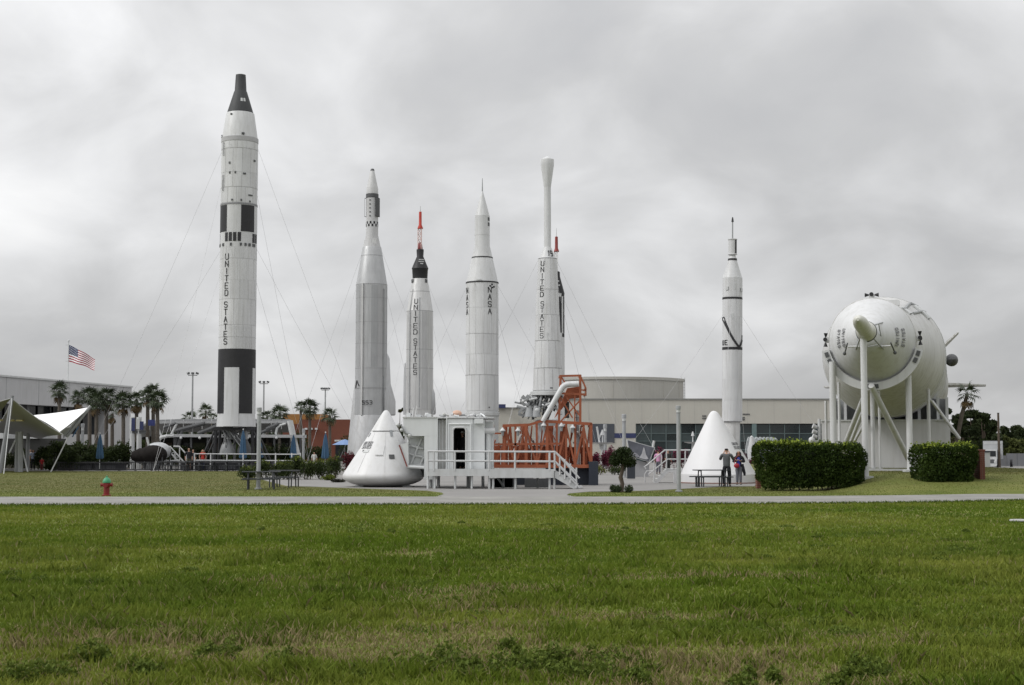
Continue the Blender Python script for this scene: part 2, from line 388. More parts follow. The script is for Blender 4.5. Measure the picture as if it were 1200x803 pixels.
# ---- grass blades
def grass(name, x, y, hh, ww, colr, label, cat, zf):
    n = len(x); z = zf(x, y); a = rng.random(n) * 2 * np.pi
    lean = rng.normal(size=(n, 2)) * .42 * hh[:, None]
    base = np.stack([x, y, z - .005], 1); s = np.stack([np.cos(a), np.sin(a), np.zeros(n)], 1) * ww[:, None] * .5
    mid = base + np.concatenate([lean * .35, (hh * .6)[:, None]], 1); tip = base + np.concatenate([lean, (hh * .98)[:, None]], 1)
    V = np.stack([base - s, base + s, mid + s * .75, tip, mid - s * .75], 1)
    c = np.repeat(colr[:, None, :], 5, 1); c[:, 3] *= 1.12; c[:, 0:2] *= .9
    o = big_mesh(name, V, 5, leafmat('grass_blade', .3, .6), col=c)
    return tag(o, label, cat, kind='stuff')
def scatter(y0, y1, dens, margin=1.12, xlim=None):
    out = []
    e = np.geomspace(y0, y1, 40)
    for a, b in zip(e[:-1], e[1:]):
        hw = .3465 * b * margin + .4; n = int(dens((a + b) / 2) * 2 * hw * (b - a))
        out.append(np.stack([rng.uniform(-hw, hw, n), rng.uniform(a, b, n)], 1))
        m = int(dens((a + b) / 2) * .45 * 2 * 4.5 * (b - a)); sx_ = rng.uniform(hw, hw + 4.5, m) * rng.choice([-1, 1], m)
        out.append(np.stack([sx_, rng.uniform(a, b, m)], 1))
    return np.concatenate(out)
def lerp(a, b, t): return np.array(a) * (1 - t[:, None]) + np.array(b) * t[:, None]
def lawn_colours(x, y, n):
    v1 = vnoise(x, y, .22, 3, 4); v2 = vnoise(x, y, 1.3, 9, 3); br = rng.random(n)
    col_ = lerp((.100, .150, .014), (.205, .226, .042), np.clip((v1 - .3) * 1.9 + (br - .5) * .45 + (v2 - .5) * .6, 0, 1))
    dk = np.clip(np.clip((vnoise(x * .5, y * 1.3, .6, 21, 4) - .52) * 4, 0, 1) * .42 + np.clip((vnoise(x * .8, y * 1.5, 1.9, 61, 3) - .5) * 4, 0, 1) * .26, 0, .6)
    col_ = col_ * (1 - dk[:, None]) + np.array((.062, .105, .014)) * dk[:, None]
    dead = np.clip((vnoise(x * .8, y * 1.2, .55, 40, 5) - .43 - np.clip((y - 12.4) / 2.6, 0, 1.0) * .17 - np.clip((y - 15) / 14, 0, 1) * .14) * 5, 0, 1)
    isd = rng.random(n) < dead * .66
    col_[isd] = lerp((.19, .155, .075), (.32, .265, .14), rng.random(n))[isd]
    straw = rng.random(n) < .035; col_[straw] = (.24, .21, .10)
    return col_, dead
p = scatter(9.5, 50, lambda y: 2100 * (10 / y) ** 1.72)
far_edge = gpt(600, 592.5).y - .05
pe0 = np.array([gpt(q[0], q[1])[:2] for q in near_e])
p = p[p[:, 1] < np.interp(p[:, 0], pe0[:, 0], pe0[:, 1]) - .05 + .1 * rng.random(len(p))]
x, y = p[:, 0], p[:, 1]; n = len(x)
col_, dead = lawn_colours(x, y, n)
tall = np.clip((vnoise(x * .8, y * 1.5, 1.9, 61, 3) - .48) * 4, 0, 1) * np.clip(1.3 - abs(y - 17) / 16, .25, 1)
hh = (.025 + .05 * rng.random(n) ** 1.5) * (1 + 1.5 * tall) * (1 - .3 * dead)
ww = (.0065 + .0005 * y) * (1 + .3 * rng.random(n))
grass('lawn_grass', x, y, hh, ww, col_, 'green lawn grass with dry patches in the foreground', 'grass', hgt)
# mown grass of the display lawns
p = scatter(53.5, 118, lambda y: 120 * (54 / y) ** 1.6, 1.08)
px_ = 600 + p[:, 0] / p[:, 1] * F; py_ = 526 + H * F / p[:, 1]
bx_ = np.array([q[0] for q in front]); 
ledge = np.interp(px_, [-200, 285, 302, 335, 420, 500, 519], [552.4, 552.4, 561.5, 570, 573, 575.6, 579])
okl = (px_ < 519) & (py_ > ledge) & (py_ < 582.6)
redge = np.interp(px_, [664, 690, 760, 846, 884, 893, 962, 1120, 1300], [579.5, 576.8, 575.6, 571, 570.4, 562.5, 553, 552.5, 551])
rbot = np.interp(px_, [664, 900, 1050, 1120, 1210, 1300], [582.6, 582.2, 581, 579.8, 577.8, 576])
okr = (px_ > 665) & (py_ > redge) & (py_ < rbot)
k = okl | okr; x, y = p[k, 0], p[k, 1]; n = len(x)
v1 = np.clip(vnoise(x, y, .3, 4, 4) * 1.6 - .3 + (rng.random(n) - .5) * .6, 0, 1)
col_ = lerp((.075, .095, .018), (.145, .138, .046), v1); lt = rng.random(n) < .03; col_[lt] = (.24, .22, .15)
near = y < 59; col_[near] = lerp((.075, .12, .018), (.14, .16, .035), v1)[near]
grass('display_lawn_grass', x, y, .018 + .022 * rng.random(n), .014 + .012 * rng.random(n), col_, 'short yellowish mown grass around the display', 'grass', lambda a, b: np.maximum(0, mound_h(a, b)))
# grass spilling over the path edge
pe = np.array([gpt(q[0], q[1])[:2] for q in near_e]); t = rng.random(9000) * .98 + .01
ex = rng.uniform(-24, 24, 9000); ey = np.interp(ex, pe[:, 0], pe[:, 1]) + rng.normal(size=9000) * .10 - .08
grass('path_edge_grass', ex, ey, .05 + .07 * rng.random(9000), np.full(9000, .025), lerp((.045, .08, .012), (.11, .14, .03), rng.random(9000)), 'longer grass along the near edge of the footpath', 'grass', lambda a, b: a * 0)
# coarse weed clumps in the dry strip
P, S_, CC = [], [], []
def weed(cx, cy, rad, h, n):
    th = rng.random(n) * 2 * np.pi; rr = np.sqrt(rng.random(n)) * rad
    zz_ = rng.random(n) ** .8 * h * np.clip(1.15 - (rr / rad) ** 2, .15, 1)
    P.append(np.stack([cx + rr * np.cos(th), cy + rr * np.sin(th) * .7, zz_ + .02], 1)); S_.append(.022 + .03 * rng.random(n))
    CC.append(lerp((.05, .085, .014), (.13, .165, .03), np.clip(rng.random(n) * .6 + zz_ / h * .4, 0, 1)))
wr_ = np.random.default_rng(5)
spots = [(515, 792, 1.0), (562, 798, .9), (470, 797, .7), (625, 792, 1.0), (668, 782, .8), (700, 796, .8), (650, 800, .9), (600, 775, .5), (350, 788, .7), (110, 782, .8), (250, 778, .6), (30, 797, .8), (740, 800, .6), (890, 797, .5), (1020, 790, .5), (420, 800, .6), (160, 798, .6), (985, 800, .5)]
for (wx, wy, wk) in spots:
    for q_ in range(int(3 + 7 * wk)):
        g = gpt(wx + wr_.normal() * 26 * wk, wy + wr_.normal() * 5); weed(g.x, g.y, .05 + .16 * wr_.random() * wk, .07 + .15 * wk * wr_.random(), int(160 + 240 * wk * wr_.random()))
for q_ in range(170):
    wy = wr_.uniform(610, 760); g = gpt(wr_.uniform(-40, 1240), wy); weed(g.x, g.y, .08 + .25 * wr_.random(), .05 + .05 * wr_.random(), int(60 + 90 * wr_.random()))
big = np.concatenate(P); o = big_mesh('weeds', leaf_quads(big, np.concatenate(S_), .7, .5), 4, leafmat('weed_leaf', .25, .6), col=np.concatenate(CC))
tag(o, 'taller dark green weeds clumped in the dry strip of the lawn', 'weeds', kind='stuff')

# ------------------------------------------------------------------ rockets
class Rocket:
    def __init__(s, name, label, cx, Y, lean=0.0, cat='rocket'):
        s.Y = Y; s.cx = cx; s.root = thing(name, label, cat, on(cx, Y)); s.pts = {}; s.root.rotation_euler.y = lean
    def zr(s, py, hw): return zr(py, hw, s.Y)
    def prof(s, pr, rec=True):
        q = [s.zr(*p) for p in pr][::-1]
        if rec:
            for z, r in q: s.pts[z] = max(r, s.pts.get(z, 0))
        return q
    def part(s, name, pr, mat, parent=None, n=56, c=(0, 0), rec=True):
        c = (c[0] * px_m(s.Y), c[1])
        return MB().lathe(s.prof(pr, rec), n, c).build(name, mat, parent or s.root)
    def rf(s, z):
        ks = sorted(s.pts); return float(np.interp(z, ks, [s.pts[k] for k in ks]))
    def shell(s, name, y0, y1, a0, a1, mat, eps=.018, parent=None, n=None):
        z1, z0 = s.zr(y0, 1)[0], s.zr(y1, 1)[0]
        zs = sorted({z0, z1} | {z for z in s.pts if z0 < z < z1})
        mb = MB(); n = n or max(2, int((a1 - a0) / .12))
        o = [(z, s.rf(z) + eps) for z in zs]; i_ = [(z, s.rf(z) - .01) for z in zs]
        mb.lathe(o + i_[::-1] + [o[0]], n, a0=a0, a1=a1)
        return mb.build(name, mat, parent or s.root)
    def band(s, name, y0, y1, mat, eps=.018): return s.shell(name, y0, y1, 0, 2 * math.pi, mat, eps, n=56)
    def text(s, txt, ytop, step, h, wd, phi, st, mat=None, vertical=True):
        m = px_m(s.Y); z0 = s.zr(ytop, 1)[0] - h * m; mb = MB(); r0 = s.rf(z0)
        def put(u, v, l):
            r = s.rf(v) + .018 + l; a = phi + u / r0; return (r * math.sin(a), -r * math.cos(a), v)
        letters(mb, txt, h * m, wd * m, step * m, st * m, put, vertical, (-wd * m / 2, z0))
        return mb.build('lettering', mat or black, s.root, smooth=False)
    def skins(s, rows, da=.42, a0=-1.5, a1=1.5, seed=0):
        r = random.Random(seed)
        for y0, y1 in rows:
            o_ = r.uniform(0, da)
            for k in range(int((a1 - a0) / da)):
                v = r.choice((.52, .54, .56, .575)); s.shell('skin_panel', y0 + .25, y1 - .25, a0 + o_ + k * da + .008, a0 + o_ + (k + 1) * da - .008, M('white_skin_%d' % int(v * 1000), (v, v * 1.008, v * 1.018), .42, var=.07, scale=.5, streak=.45, dirt=(.33, .325, .305)), .006)
    def wires(s, py, hw, anchors, r=.010):
        z, rr = s.zr(py, hw)
        for dx, dy in anchors:
            a = math.atan2(dy, dx); p0 = Vector((rr * math.cos(a), rr * math.sin(a), z)); p1 = Vector((dx, dy, .02))
            pts = [p0.lerp(p1, t) - Vector((0, 0, .35 * math.sin(math.pi * t))) for t in (0, .25, .5, .75, 1)]
            MB().path(pts, r, 5).build('guy_wire', wire, s.root)
    def box_on(s, name, px, py, wpx, hpx, mat, depth=.06, parent=None):
        """small raised rectangle on the skin, centred on a photo pixel"""
        z = s.zr(py, 1)[0]; m = px_m(s.Y); r = s.rf(z)
        a = math.asin(max(-.98, min(.98, (px - s.cxat(z)) * m / r))); hw = wpx * m / 2 / r / max(.35, math.cos(a))
        o = [(z - hpx * m / 2, r + depth), (z + hpx * m / 2, r + depth)]; i_ = [(z + hpx * m / 2, r - .02), (z - hpx * m / 2, r - .02)]
        return MB().lathe(o + i_ + [o[0]], 3, a0=a - hw, a1=a + hw).build(name, mat, parent or s.root)
    def cxat(s, z):
        Yc = s.Y * math.cos(TH) + (z - H) * math.sin(TH); return 600 + s.root.location.x / Yc * F
def lattice(rk, name, y0, y1, hw, mat, rod=.05, nb=4, c=0.0, parent=None):
    z1 = rk.zr(y0, hw)[0]; z0, r = rk.zr(y1, hw); mb = MB(); r -= rod
    for k in range(3):
        a = .5 + k * 2 * math.pi / 3; b = .5 + (k + 1) * 2 * math.pi / 3
        P = lambda an, z: (c + r * math.sin(an), -r * math.cos(an), z)
        mb.tube(P(a, z0), P(a, z1), rod, n=6)
        for j in range(nb):
            za, zb = z0 + (z1 - z0) * j / nb, z0 + (z1 - z0) * (j + 1) / nb
            mb.tube(P(a, za), P(b, zb), rod * .7, n=5); mb.tube(P(b, za), P(b, zb), rod * .7, n=5); mb.tube(P(a, zb), P(b, zb), rod * .7, n=5)
    return mb.build(name, mat, parent or rk.root)

# ---- tall two-stage rocket, black and white roll bands
t = Rocket('rocket', 'tallest rocket, white with black bands and a charcoal capsule on top', 276.3, 124)
cap = t.part('capsule', [(87.2, .5), (87.6, 4.8), (88.6, 5.6), (90, 5.9), (107, 6.9), (108, 7.6), (132.8, 15.3), (133.4, 15.4)], gemini, n=40)
t.part('nose_ring', [(86.9, 4.0), (88.2, 5.9)], lightgrey, cap, rec=False)
for a in (.2, .5): t.shell('capsule_window', 117, 121, a, a + .22, lightgrey, .01, cap)
t.part('adapter', [(133.4, 16), (134.2, 16.4), (162.8, 20.6)], white)
t.part('adapter_ring', [(162.8, 21.2), (163.2, 21.5), (168.2, 21.5), (168.6, 21.2)], M('ring_grey', (.36, .36, .365), .5), n=56)
t.part('second_stage', [(168.6, 21.1), (241.5, 21.1)], white)
t.part('interstage', [(241.5, 21.2), (287, 21.2)], white)
t.part('first_stage', [(287, 21.35), (410, 21.5), (431, 21.6)], white)
t.part('engine_skirt', [(431, 21.5), (486, 21.7), (500.2, 22.9), (500.6, 22.0)], white)
t.band('seam_ring', 240.6, 242.4, M('seam_grey', (.2, .2, .21), .5), .03)
for a0, a1 in ((-1.75, -.52), (.30, 1.15), (1.9, 3.0), (3.6, 4.2)): t.shell('black_band', 243, 273.8, a0, a1, black)
for k in range(4): t.shell('vent_slot', 275, 285.3, -.62 + k * .25, -.62 + k * .25 + .18, black, .02)
for a0 in (-1.45, 1.02, 1.3): t.shell('vent_slot', 275.5, 286, a0, a0 + .2, black, .02)
for px, py in ((259, 289), (264.5, 289), (274.5, 289), (286, 289), (291, 289), (295, 289), (299, 289)): t.box_on('access_port', px, py, 2.2, 3.4, darkgrey, .05)
for px, py, a, b in ((272.8, 194.5, 2, 2.5), (273, 205.8, 1.7, 2.6), (279.8, 205.8, 1.7, 2.4), (290, 207, 3.2, 2), (276, 237.5, 2.2, 2), (286.5, 237.7, 1.8, 2.4), (295.5, 238.6, 1.4, 1.8), (274, 137, 2, 2), (288.5, 160.5, 3, 2.4), (296, 231.5, 4, 1.6), (300, 190.5, 1.5, 2.2), (260.7, 161, 2, 2.4)):
    t.box_on('access_port', px, py, a, b, darkgrey, .05)
for y0, y1 in ((170, 185), (208, 226)): t.shell('conduit', y0, y1, -.86, -.80, darkgrey, .09)
for y in (177, 222): t.band('panel_seam', y, y + .5, M('faint_seam', (.42, .42, .42), .5), .006)
for y in (305, 352, 382, 396): t.band('panel_seam', y, y + .45, MATS['faint_seam'], .006)
for k in range(14): t.shell('stringer', 384, 409, -.05 + k * .085, -.05 + k * .085 + .018, white, .03)
t.text('UNITED', 300.0, 8.5, 6.5, 4.2, -.47, .78); t.text('STATES', 355.6, 8.6, 6.5, 4.2, -.50, .78)
t.shell('black_band', 410, 431.6, 0, 2 * math.pi, black, n=56)
for a0, a1 in ((-1.36, -.53), (.32, 1.16), (1.8, 2.7), (3.3, 4.2)): t.shell('black_band', 431.6, 485, a0, a1, black, .02)
t.shell('fairing', 431.8, 500, -.5, .29, white, .07)
for sx in (-1, 1):
    e = bar(t.root, 'engine', (sx * .62, 0, t.zr(500.5, 1)[0]), (sx * .62, 0, t.zr(515, 1)[0]), .38, grey, world=False)
    MB().lathe([t.zr(y, h) for y, h in ((533, 9.2), (528, 8.4), (522, 6.6), (517, 4), (513, 3.2))], 24, (sx * .72, 0)).build('nozzle', grey if sx < 0 else darkgrey, t.root)
for sx in (-1, 1):
    for sy in (-1, 1):
        bar(t.root, 'stand_leg', (sx * 1.62, sy * .9, 0), (sx * 1.5, sy * .9, t.zr(500.5, 1)[0]), .14, black, world=False)
        bar(t.root, 'stand_brace', (sx * 3.1, sy * 1.0, 0), (sx * 1.5, sy * .9, t.zr(502, 1)[0]), .09, black, world=False)
for k in range(30):
    a = rng.random() * 6.28; bar(t.root, 'engine_pipe', (1.2 * math.cos(a), .8 * math.sin(a), t.zr(500, 1)[0]), (1.1 * math.cos(a + 1.2), .7 * math.sin(a + 1.2), t.zr(508 + 24 * rng.random(), 1)[0]), .05, grey if k % 5 == 0 else darkgrey, world=False)
blk(t.root, 'stand_beam', (-1.75, -1.05, t.zr(503, 1)[0] - .12), (1.75, -.85, t.zr(503, 1)[0] + .12), black, world=False)
t.skins(((169, 177), (177.6, 205), (205, 222), (222.6, 240)), .5, seed=1); t.skins(((291, 305), (305.5, 330), (330, 352), (352.5, 382), (382.5, 396)), .5, seed=2)
t.wires(172, 21.2, ((-14, 4), (11.5, 5), (-4, -12), (4.5, 13))); t.wires(290, 21.2, ((-14, 4), (11.5, 5), (-4, -12), (4.5, 13)))

# ---- grey metal rocket with slim white upper stage
a = Rocket('rocket', 'grey metal rocket with a slim pale upper stage and a chequered band', 434.2, 143)
a.part('nose_cone', [(198, .4), (198.8, 1.8), (200.5, 2.3), (219.5, 6.4), (221, 6.8), (227.5, 7.0)], M('pale_grey_paint', (.5, .5, .5), .5, var=.05, streak=.2))
a.part('nose_cap', [(197.6, .3), (198.2, 1.9), (200.3, 2.5)], darkgrey, rec=False)
a.part('dark_ring', [(227.5, 7.0), (228, 7.4), (232, 7.4), (232.5, 7.0)], darkgrey)
a.part('upper_stage', [(232.5, 7.0), (276, 7.2), (290, 10.4)], M('upper_grey', (.46, .46, .465), .45, var=.05, streak=.25))
a.part('tank_cone', [(290, 10.8), (290.5, 11), (334, 18.2)], silver)
a.part('tank', [(334, 18.3), (378, 18.4), (432, 18.5), (487, 19)], silver)
a.part('engine_section', [(487, 19.6), (488, 20), (533, 27)], M('engine_section_grey', (.42, .425, .43), .5, metal=.2, var=.08, streak=.3))
a.shell('side_fairing', 232.6, 254, -1.75, -1.25, darkgrey, .16); a.shell('side_fairing', 232.6, 254.4, .55, 1.75, darkgrey, .16)
for row in range(2):
    for k in range(10): a.shell('checker', 260.2 + row * 3, 263.2 + row * 3, -1.57 + (k * 2 + row) * .314 / 1.0, -1.57 + (k * 2 + row + 1) * .314, black, .012, n=3)
a.band('checker_band', 260, 266.4, white, .006)
for k in range(5): a.box_on('access_port', 434.3, 235.5 + k * 4.6, 1.3, 1.6, darkgrey, .04)
a.box_on('panel', 439.3, 284, 5.5, 7, M('panel_white', (.62, .62, .62)), .03)
for y in (300, 334, 350, 378, 403, 432, 455): a.band('weld_ring', y, y + .5, M('weld_grey', (.3, .3, .305), .5, metal=.3), .012)
for k in range(8): a.shell('skin_panel', 336, 431, -1.5 + k * .4, -1.5 + k * .4 + .38, M('tank_skin_%d' % (k % 3), [(.43, .435, .44), (.36, .365, .37), (.40, .40, .405)][k % 3], .42, metal=.35, var=.1, scale=.6, streak=.35, dirt=(.24, .24, .24)), .008)
a.shell('cable_tunnel', 334, 487, -.52, -.44, silver2, .12); a.shell('cable_tunnel', 340, 487, .93, 1.0, grey, .1)
for c, pr in ((15.7, [(411, .3), (413, 2.5), (420, 5.8), (450, 7.3), (470, 13), (486, 13.2), (487, 12)]), (-15.4, [(438, .3), (446, 3.5), (462, 5.6), (487, 8.2), (533, 12.5)])):
    a.part('booster_fairing', pr, M('fairing_grey', (.44, .445, .45), .5, metal=.2, var=.06, streak=.25), c=(c, .2), rec=False, n=28)
a.text('553', 470.2, 4.4, 4.2, 2.8, -.36, .6, vertical=False)
mb = MB()
for (u0, y0), (u1, y1) in (((-1.1, 455), (-.95, 446.5)), ((-.95, 446.5), (-.72, 453))):
    z0_, z1_ = a.zr(y0, 1)[0], a.zr(y1, 1)[0]; mb.tube([(a.rf(z0_) + .02) * math.sin(u0), -(a.rf(z0_) + .02) * math.cos(u0), z0_], [(a.rf(z1_) + .02) * math.sin(u1), -(a.rf(z1_) + .02) * math.cos(u1), z1_], .05, n=5)
mb.build('arrow_mark', black, a.root)
a.wires(292, 11, ((-9, 3), (9.5, 3.5), (-5, -9), (5, 10)))

# ---- silver rocket with black capsule and red escape tower
q = Rocket('rocket', 'silver rocket with a black capsule and a red tipped lattice tower', 491.3, 176)
tower = q.part('escape_rocket', [(248, .3), (248.4, 1.6), (263.5, 1.75), (267.5, 3.3), (268.2, 3.2)], red, n=20)
q.part('spike', [(241.5, .25), (248.5, .55)], lightgrey, tower, n=8, rec=False)
lattice(q, 'escape_tower', 268, 292.5, 3.2, M('tower_white', (.6, .45, .42), .5), .05)
q.part('tower_base', [(284, .5), (286, 2.2), (291.5, 3.0), (292.5, 2.8)], M('dark_red', (.16, .03, .03), .5), n=18, rec=False)
q.part('capsule', [(292.5, 4.2), (294, 4.3), (300.8, 3.9), (314.6, 9.7), (315.2, 9.8), (316, 9.3), (327, 8.7)], black, n=36)
for k, (w_, y) in enumerate(((6, 305), (6.5, 307.4))): q.box_on('capsule_marking', 494.2, y, w_, 1.3, lightgrey, .02)
q.box_on('capsule_marking', 494.8, 310, 3.4, 1.6, lightgrey, .02)
q.part('tank_cone', [(327, 8.8), (365, 15.4)], silver2)
q.part('tank', [(365, 15.5), (430, 15.9), (489, 16.2)], silver2)
q.part('engine_section', [(489, 16.6), (538, 18)], silver)
for k in range(7): q.shell('skin_panel', 366, 480, -1.45 + k * .42, -1.45 + k * .42 + .4, M('silver_skin_%d' % (k % 3), [(.55, .55, .545), (.46, .46, .46), (.50, .50, .495)][k % 3], .38, metal=.4, var=.08, scale=.6, streak=.35, dirt=(.3, .3, .3)), .008)
q.shell('cable_tunnel', 350, 478, .02, .09, grey, .09); q.shell('cable_tunnel', 340, 485, -.78, -.72, grey, .07)
q.part('side_fairing', [(452, .2), (455, 4), (461, 6.2), (484, 7.4), (486, 6.5)], silver, c=(12.0, -.1), rec=False, n=24)
q.part('side_fairing', [(424, .2), (426, 2.8), (440, 3.8), (486, 4.2)], silver, c=(-14.8, -.1), rec=False, n=20)
for y in (342, 365, 410, 432): q.band('weld_ring', y, y + .5, MATS['weld_grey'], .012)
for px in (484, 499.5): q.box_on('bracket', px, 330, 1.6, 4, darkgrey, .12)
q.text('UNITED', 351.6, 7.25, 5.4, 3.9, -.27, .68); q.text('STATES', 398.2, 7.3, 5.4, 3.9, -.27, .68)
q.wires(331, 9, ((-10, 3), (10, 3), (-4, -9), (5, 10)))

# ---- white rocket lettered NASA
j = Rocket('rocket', 'plain white rocket with a thin nose spike and NASA down its side', 564.8, 122)
j.part('spike', [(209, .3), (224.5, .75)], grey, n=8)
j.part('nose_cone', [(224, .6), (226, 1.2), (252.5, 8.4), (253.2, 8.6)], white)
j.part('upper_stage', [(253.2, 8.7), (288, 8.8), (302, 12)], white)
j.part('shroud', [(302, 12.1), (331.5, 18.8)], white)
j.part('booster', [(331.5, 18.9), (483, 19.2)], white)
j.band('black_line', 301.6, 303, black, .02); j.band('black_line', 331, 332.6, black, .03)
j.part('base_ring', [(483, 19.5), (483.5, 20.5), (487, 20.5), (488, 19.5), (545, 19)], lightgrey)
j.text('NASA', 338.4, 8.4, 6.2, 4.0, .50, .75); j.text('NASA', 338.4, 8.4, 6.2, 4.0, -1.12, .75)
for px, py in ((576.8, 335), (579, 337.6), (574.8, 336.9), (577.3, 338.6)): j.box_on('checker', px, py, 2, 1.9, black, .015)
for y in (257.5, 263.5): j.box_on('marking', 573.0, y, 2.0, 4.2, darkgrey, .015)
j.box_on('bracket', 561.5, 330, 4.5, 2, lightgrey, .1); j.box_on('access_port', 573.5, 478, 1.4, 1.6, darkgrey, .02)
for y in (276, 392, 440): j.band('panel_seam', y, y + .4, MATS['faint_seam'], .006)
j.skins(((334, 362), (362, 392), (392.4, 416), (416, 440), (440.4, 482)), .5, seed=3)
j.wires(333, 19, ((-9, 4), (10.5, 4), (-5, -10), (5, 10)))

# ---- white rocket with bulbous payload fairing, 19
d = Rocket('rocket', 'white tapering rocket with a bulging payload fairing and the number 19', 642, 121)
d.part('payload_fairing', [(183, .3), (184.5, 3), (187, 7.5), (187.6, 7.7), (194, 7.7), (218, 4.3), (220, 4.1)], white, n=40)
d.part('upper_stage', [(220, 4.1), (289, 4.2), (290, 4.4), (302.5, 9.6)], white)
d.part('booster', [(302.5, 9.9), (303, 11), (459, 17.6)], white)
d.text('19', 294.6, 4.0, 6.4, 3.0, .14, .9, vertical=False)
d.text('UNITED', 307.2, 7.35, 5.5, 3.6, -.56, .7); d.text('STATES', 354.6, 7.5, 5.5, 3.6, -.50, .7)
d.band('panel_seam', 303.2, 303.9, MATS['seam_grey'], .012)
for y in (340, 400, 432): d.band('panel_seam', y, y + .4, MATS['faint_seam'], .006)
d.box_on('access_port', 645.5, 455.5, 3, 1.6, darkgrey, .05); d.box_on('conduit', 641, 396, 1.6, 10, lightgrey, .05)
d.part('base_ring', [(459, 18.2), (459.4, 20.5), (463.5, 20.5), (464, 17)], lightgrey)
d.part('launch_stand', [(492, 13), (493, 15), (550, 16)], grey)
random.seed(5)
for k in range(34):
    a0 = random.uniform(-1.9, 1.9); r0 = random.uniform(.4, 1.25); r1 = random.uniform(.6, 1.9)
    p0 = (r0 * math.sin(a0), -r0 * math.cos(a0), d.zr(464, 1)[0]); p1 = (r1 * math.sin(a0 + random.uniform(-.5, .5)) - .25, -r1 * math.cos(a0), d.zr(random.uniform(470, 492), 1)[0])
    bar(d.root, 'stand_strut', p0, p1, random.uniform(.05, .12), [grey, darkgrey, darkgrey][k % 3], world=False)
for k in range(14):
    p0 = (random.uniform(-2.2, .6), random.uniform(-1.4, -.7), d.zr(random.uniform(466, 488), 1)[0])
    bar(d.root, 'engine_pipe', p0, (p0[0] + random.uniform(-.9, .9), p0[1], p0[2] + random.uniform(-.5, .6)), random.uniform(.07, .13), [lightgrey, grey][k % 2], world=False)
MB().ball(at(629, 481, 121 - 1.3) - d.root.location, .22, 12).build('pressure_tank', lightgrey, d.root)
for k in range(46):
    c_ = at(random.uniform(609, 654), random.uniform(464, 488), 121 - random.uniform(.2, 1.3)) - d.root.location
    MB().box(c_, (random.uniform(.1, .5), .12, random.uniform(.06, .3)), M4=Matrix.Rotation(random.uniform(-.9, .9), 3, 'Y')).build('engine_part', [grey, grey, darkgrey, silver][k % 4], d.root, smooth=False)
for px in (612, 620): MB().lathe([d.zr(y, h) for y, h in ((489, 6), (482, 4.2), (476, 2.2))], 16, ((px - 634) * px_m(121), -1.2)).build('nozzle', grey, d.root)
d.skins(((304, 340), (340.4, 370), (370, 400), (400.4, 432), (432.4, 458)), .55, seed=4)
d.wires(304, 11, ((-10, 3), (10, 4), (-4, -10), (5, 9)))

# ---- slim black and white rocket behind it
s = Rocket('rocket', 'slim rocket with a red tip half hidden behind the one marked 19', 652.6, 162)
tw = s.part('escape_rocket', [(277.2, .3), (277.6, 1.7), (291, 1.9), (294.6, 3.2), (295.2, 3)], M('deep_red', (.22, .035, .03), .5), n=18)
s.part('spike', [(267.5, .2), (277.5, .5)], lightgrey, tw, n=8, rec=False)
lattice(s, 'escape_tower', 295, 318.5, 3.0, M('tower_pale', (.6, .6, .6), .5), .05)
s.part('capsule', [(318, 2.6), (319, 4), (324, 4.1), (344, 9.4), (348, 9.0)], black, n=36)
s.part('booster', [(348, 9.2), (545, 9.5)], white)
for a0 in (-1.3, .28, .95): s.shell('black_stripe', 348.2, 390.5, a0, a0 + .38, black)
s.shell('black_stripe', 391, 395.5, .75, 1.3, black); s.shell('white_square', 344.6, 348.5, .1, .6, white, .03)
for px, py, w_ in ((654, 330, 2), (655, 335, 2.2)): s.box_on('capsule_marking', px, py, w_, 1.4, lightgrey, .02)
s.wires(350, 9, ((9, 3), (8, -4), (-7, 4)))

# ---- slim white rocket at the right, black rings and V stripe
u = Rocket('rocket', 'slim white rocket at the right with black rings and a V stripe', 857.6, 137, lean=-R(.75) * -1)
u.part('spike', [(254.8, .2), (255.5, .6), (260, 1.3), (260.4, .7), (280.5, .8)], grey, n=10)
u.part('spike_tip', [(254.4, .2), (255.3, .8), (260, 1.5), (260.3, .5)], black, n=10, rec=False)
u.part('drum', [(280.3, 5.5), (281.2, 5.5), (281.6, 4.8), (297.4, 4.8), (297.8, 5.4), (298.8, 5.4)], white, n=32)
u.shell('black_stripe', 281.6, 297.4, .5, 1.1, black, .03)
u.part('neck', [(298.8, 3.2), (303, 4.6)], white, n=24)
u.part('nose_cone', [(303, 5.0), (306, 5.3), (326, 11.4)], white)
u.part('booster', [(326, 11.5), (494, 11.7)], white)
u.part('tail_section', [(494, 10.5), (495, 9.2), (548, 7.8)], M('tail_white', (.58, .58, .575), .5, streak=.3))
u.band('black_band', 303.2, 305.5, black); u.band('black_band', 348.9, 351.3, black); u.band('black_band', 407.3, 410.4, black); u.band('panel_seam', 494, 494.8, MATS['seam_grey'], .01)
for px, py in ((848.2, 339), (864.8, 340.5)): u.box_on('bracket', px, py, 2.4, 4, lightgrey, .08)
u.box_on('panel', 857, 337, 2.6, 7, lightgrey, .02); u.box_on('panel', 854.5, 371.5, 2.8, 7, lightgrey, .02)
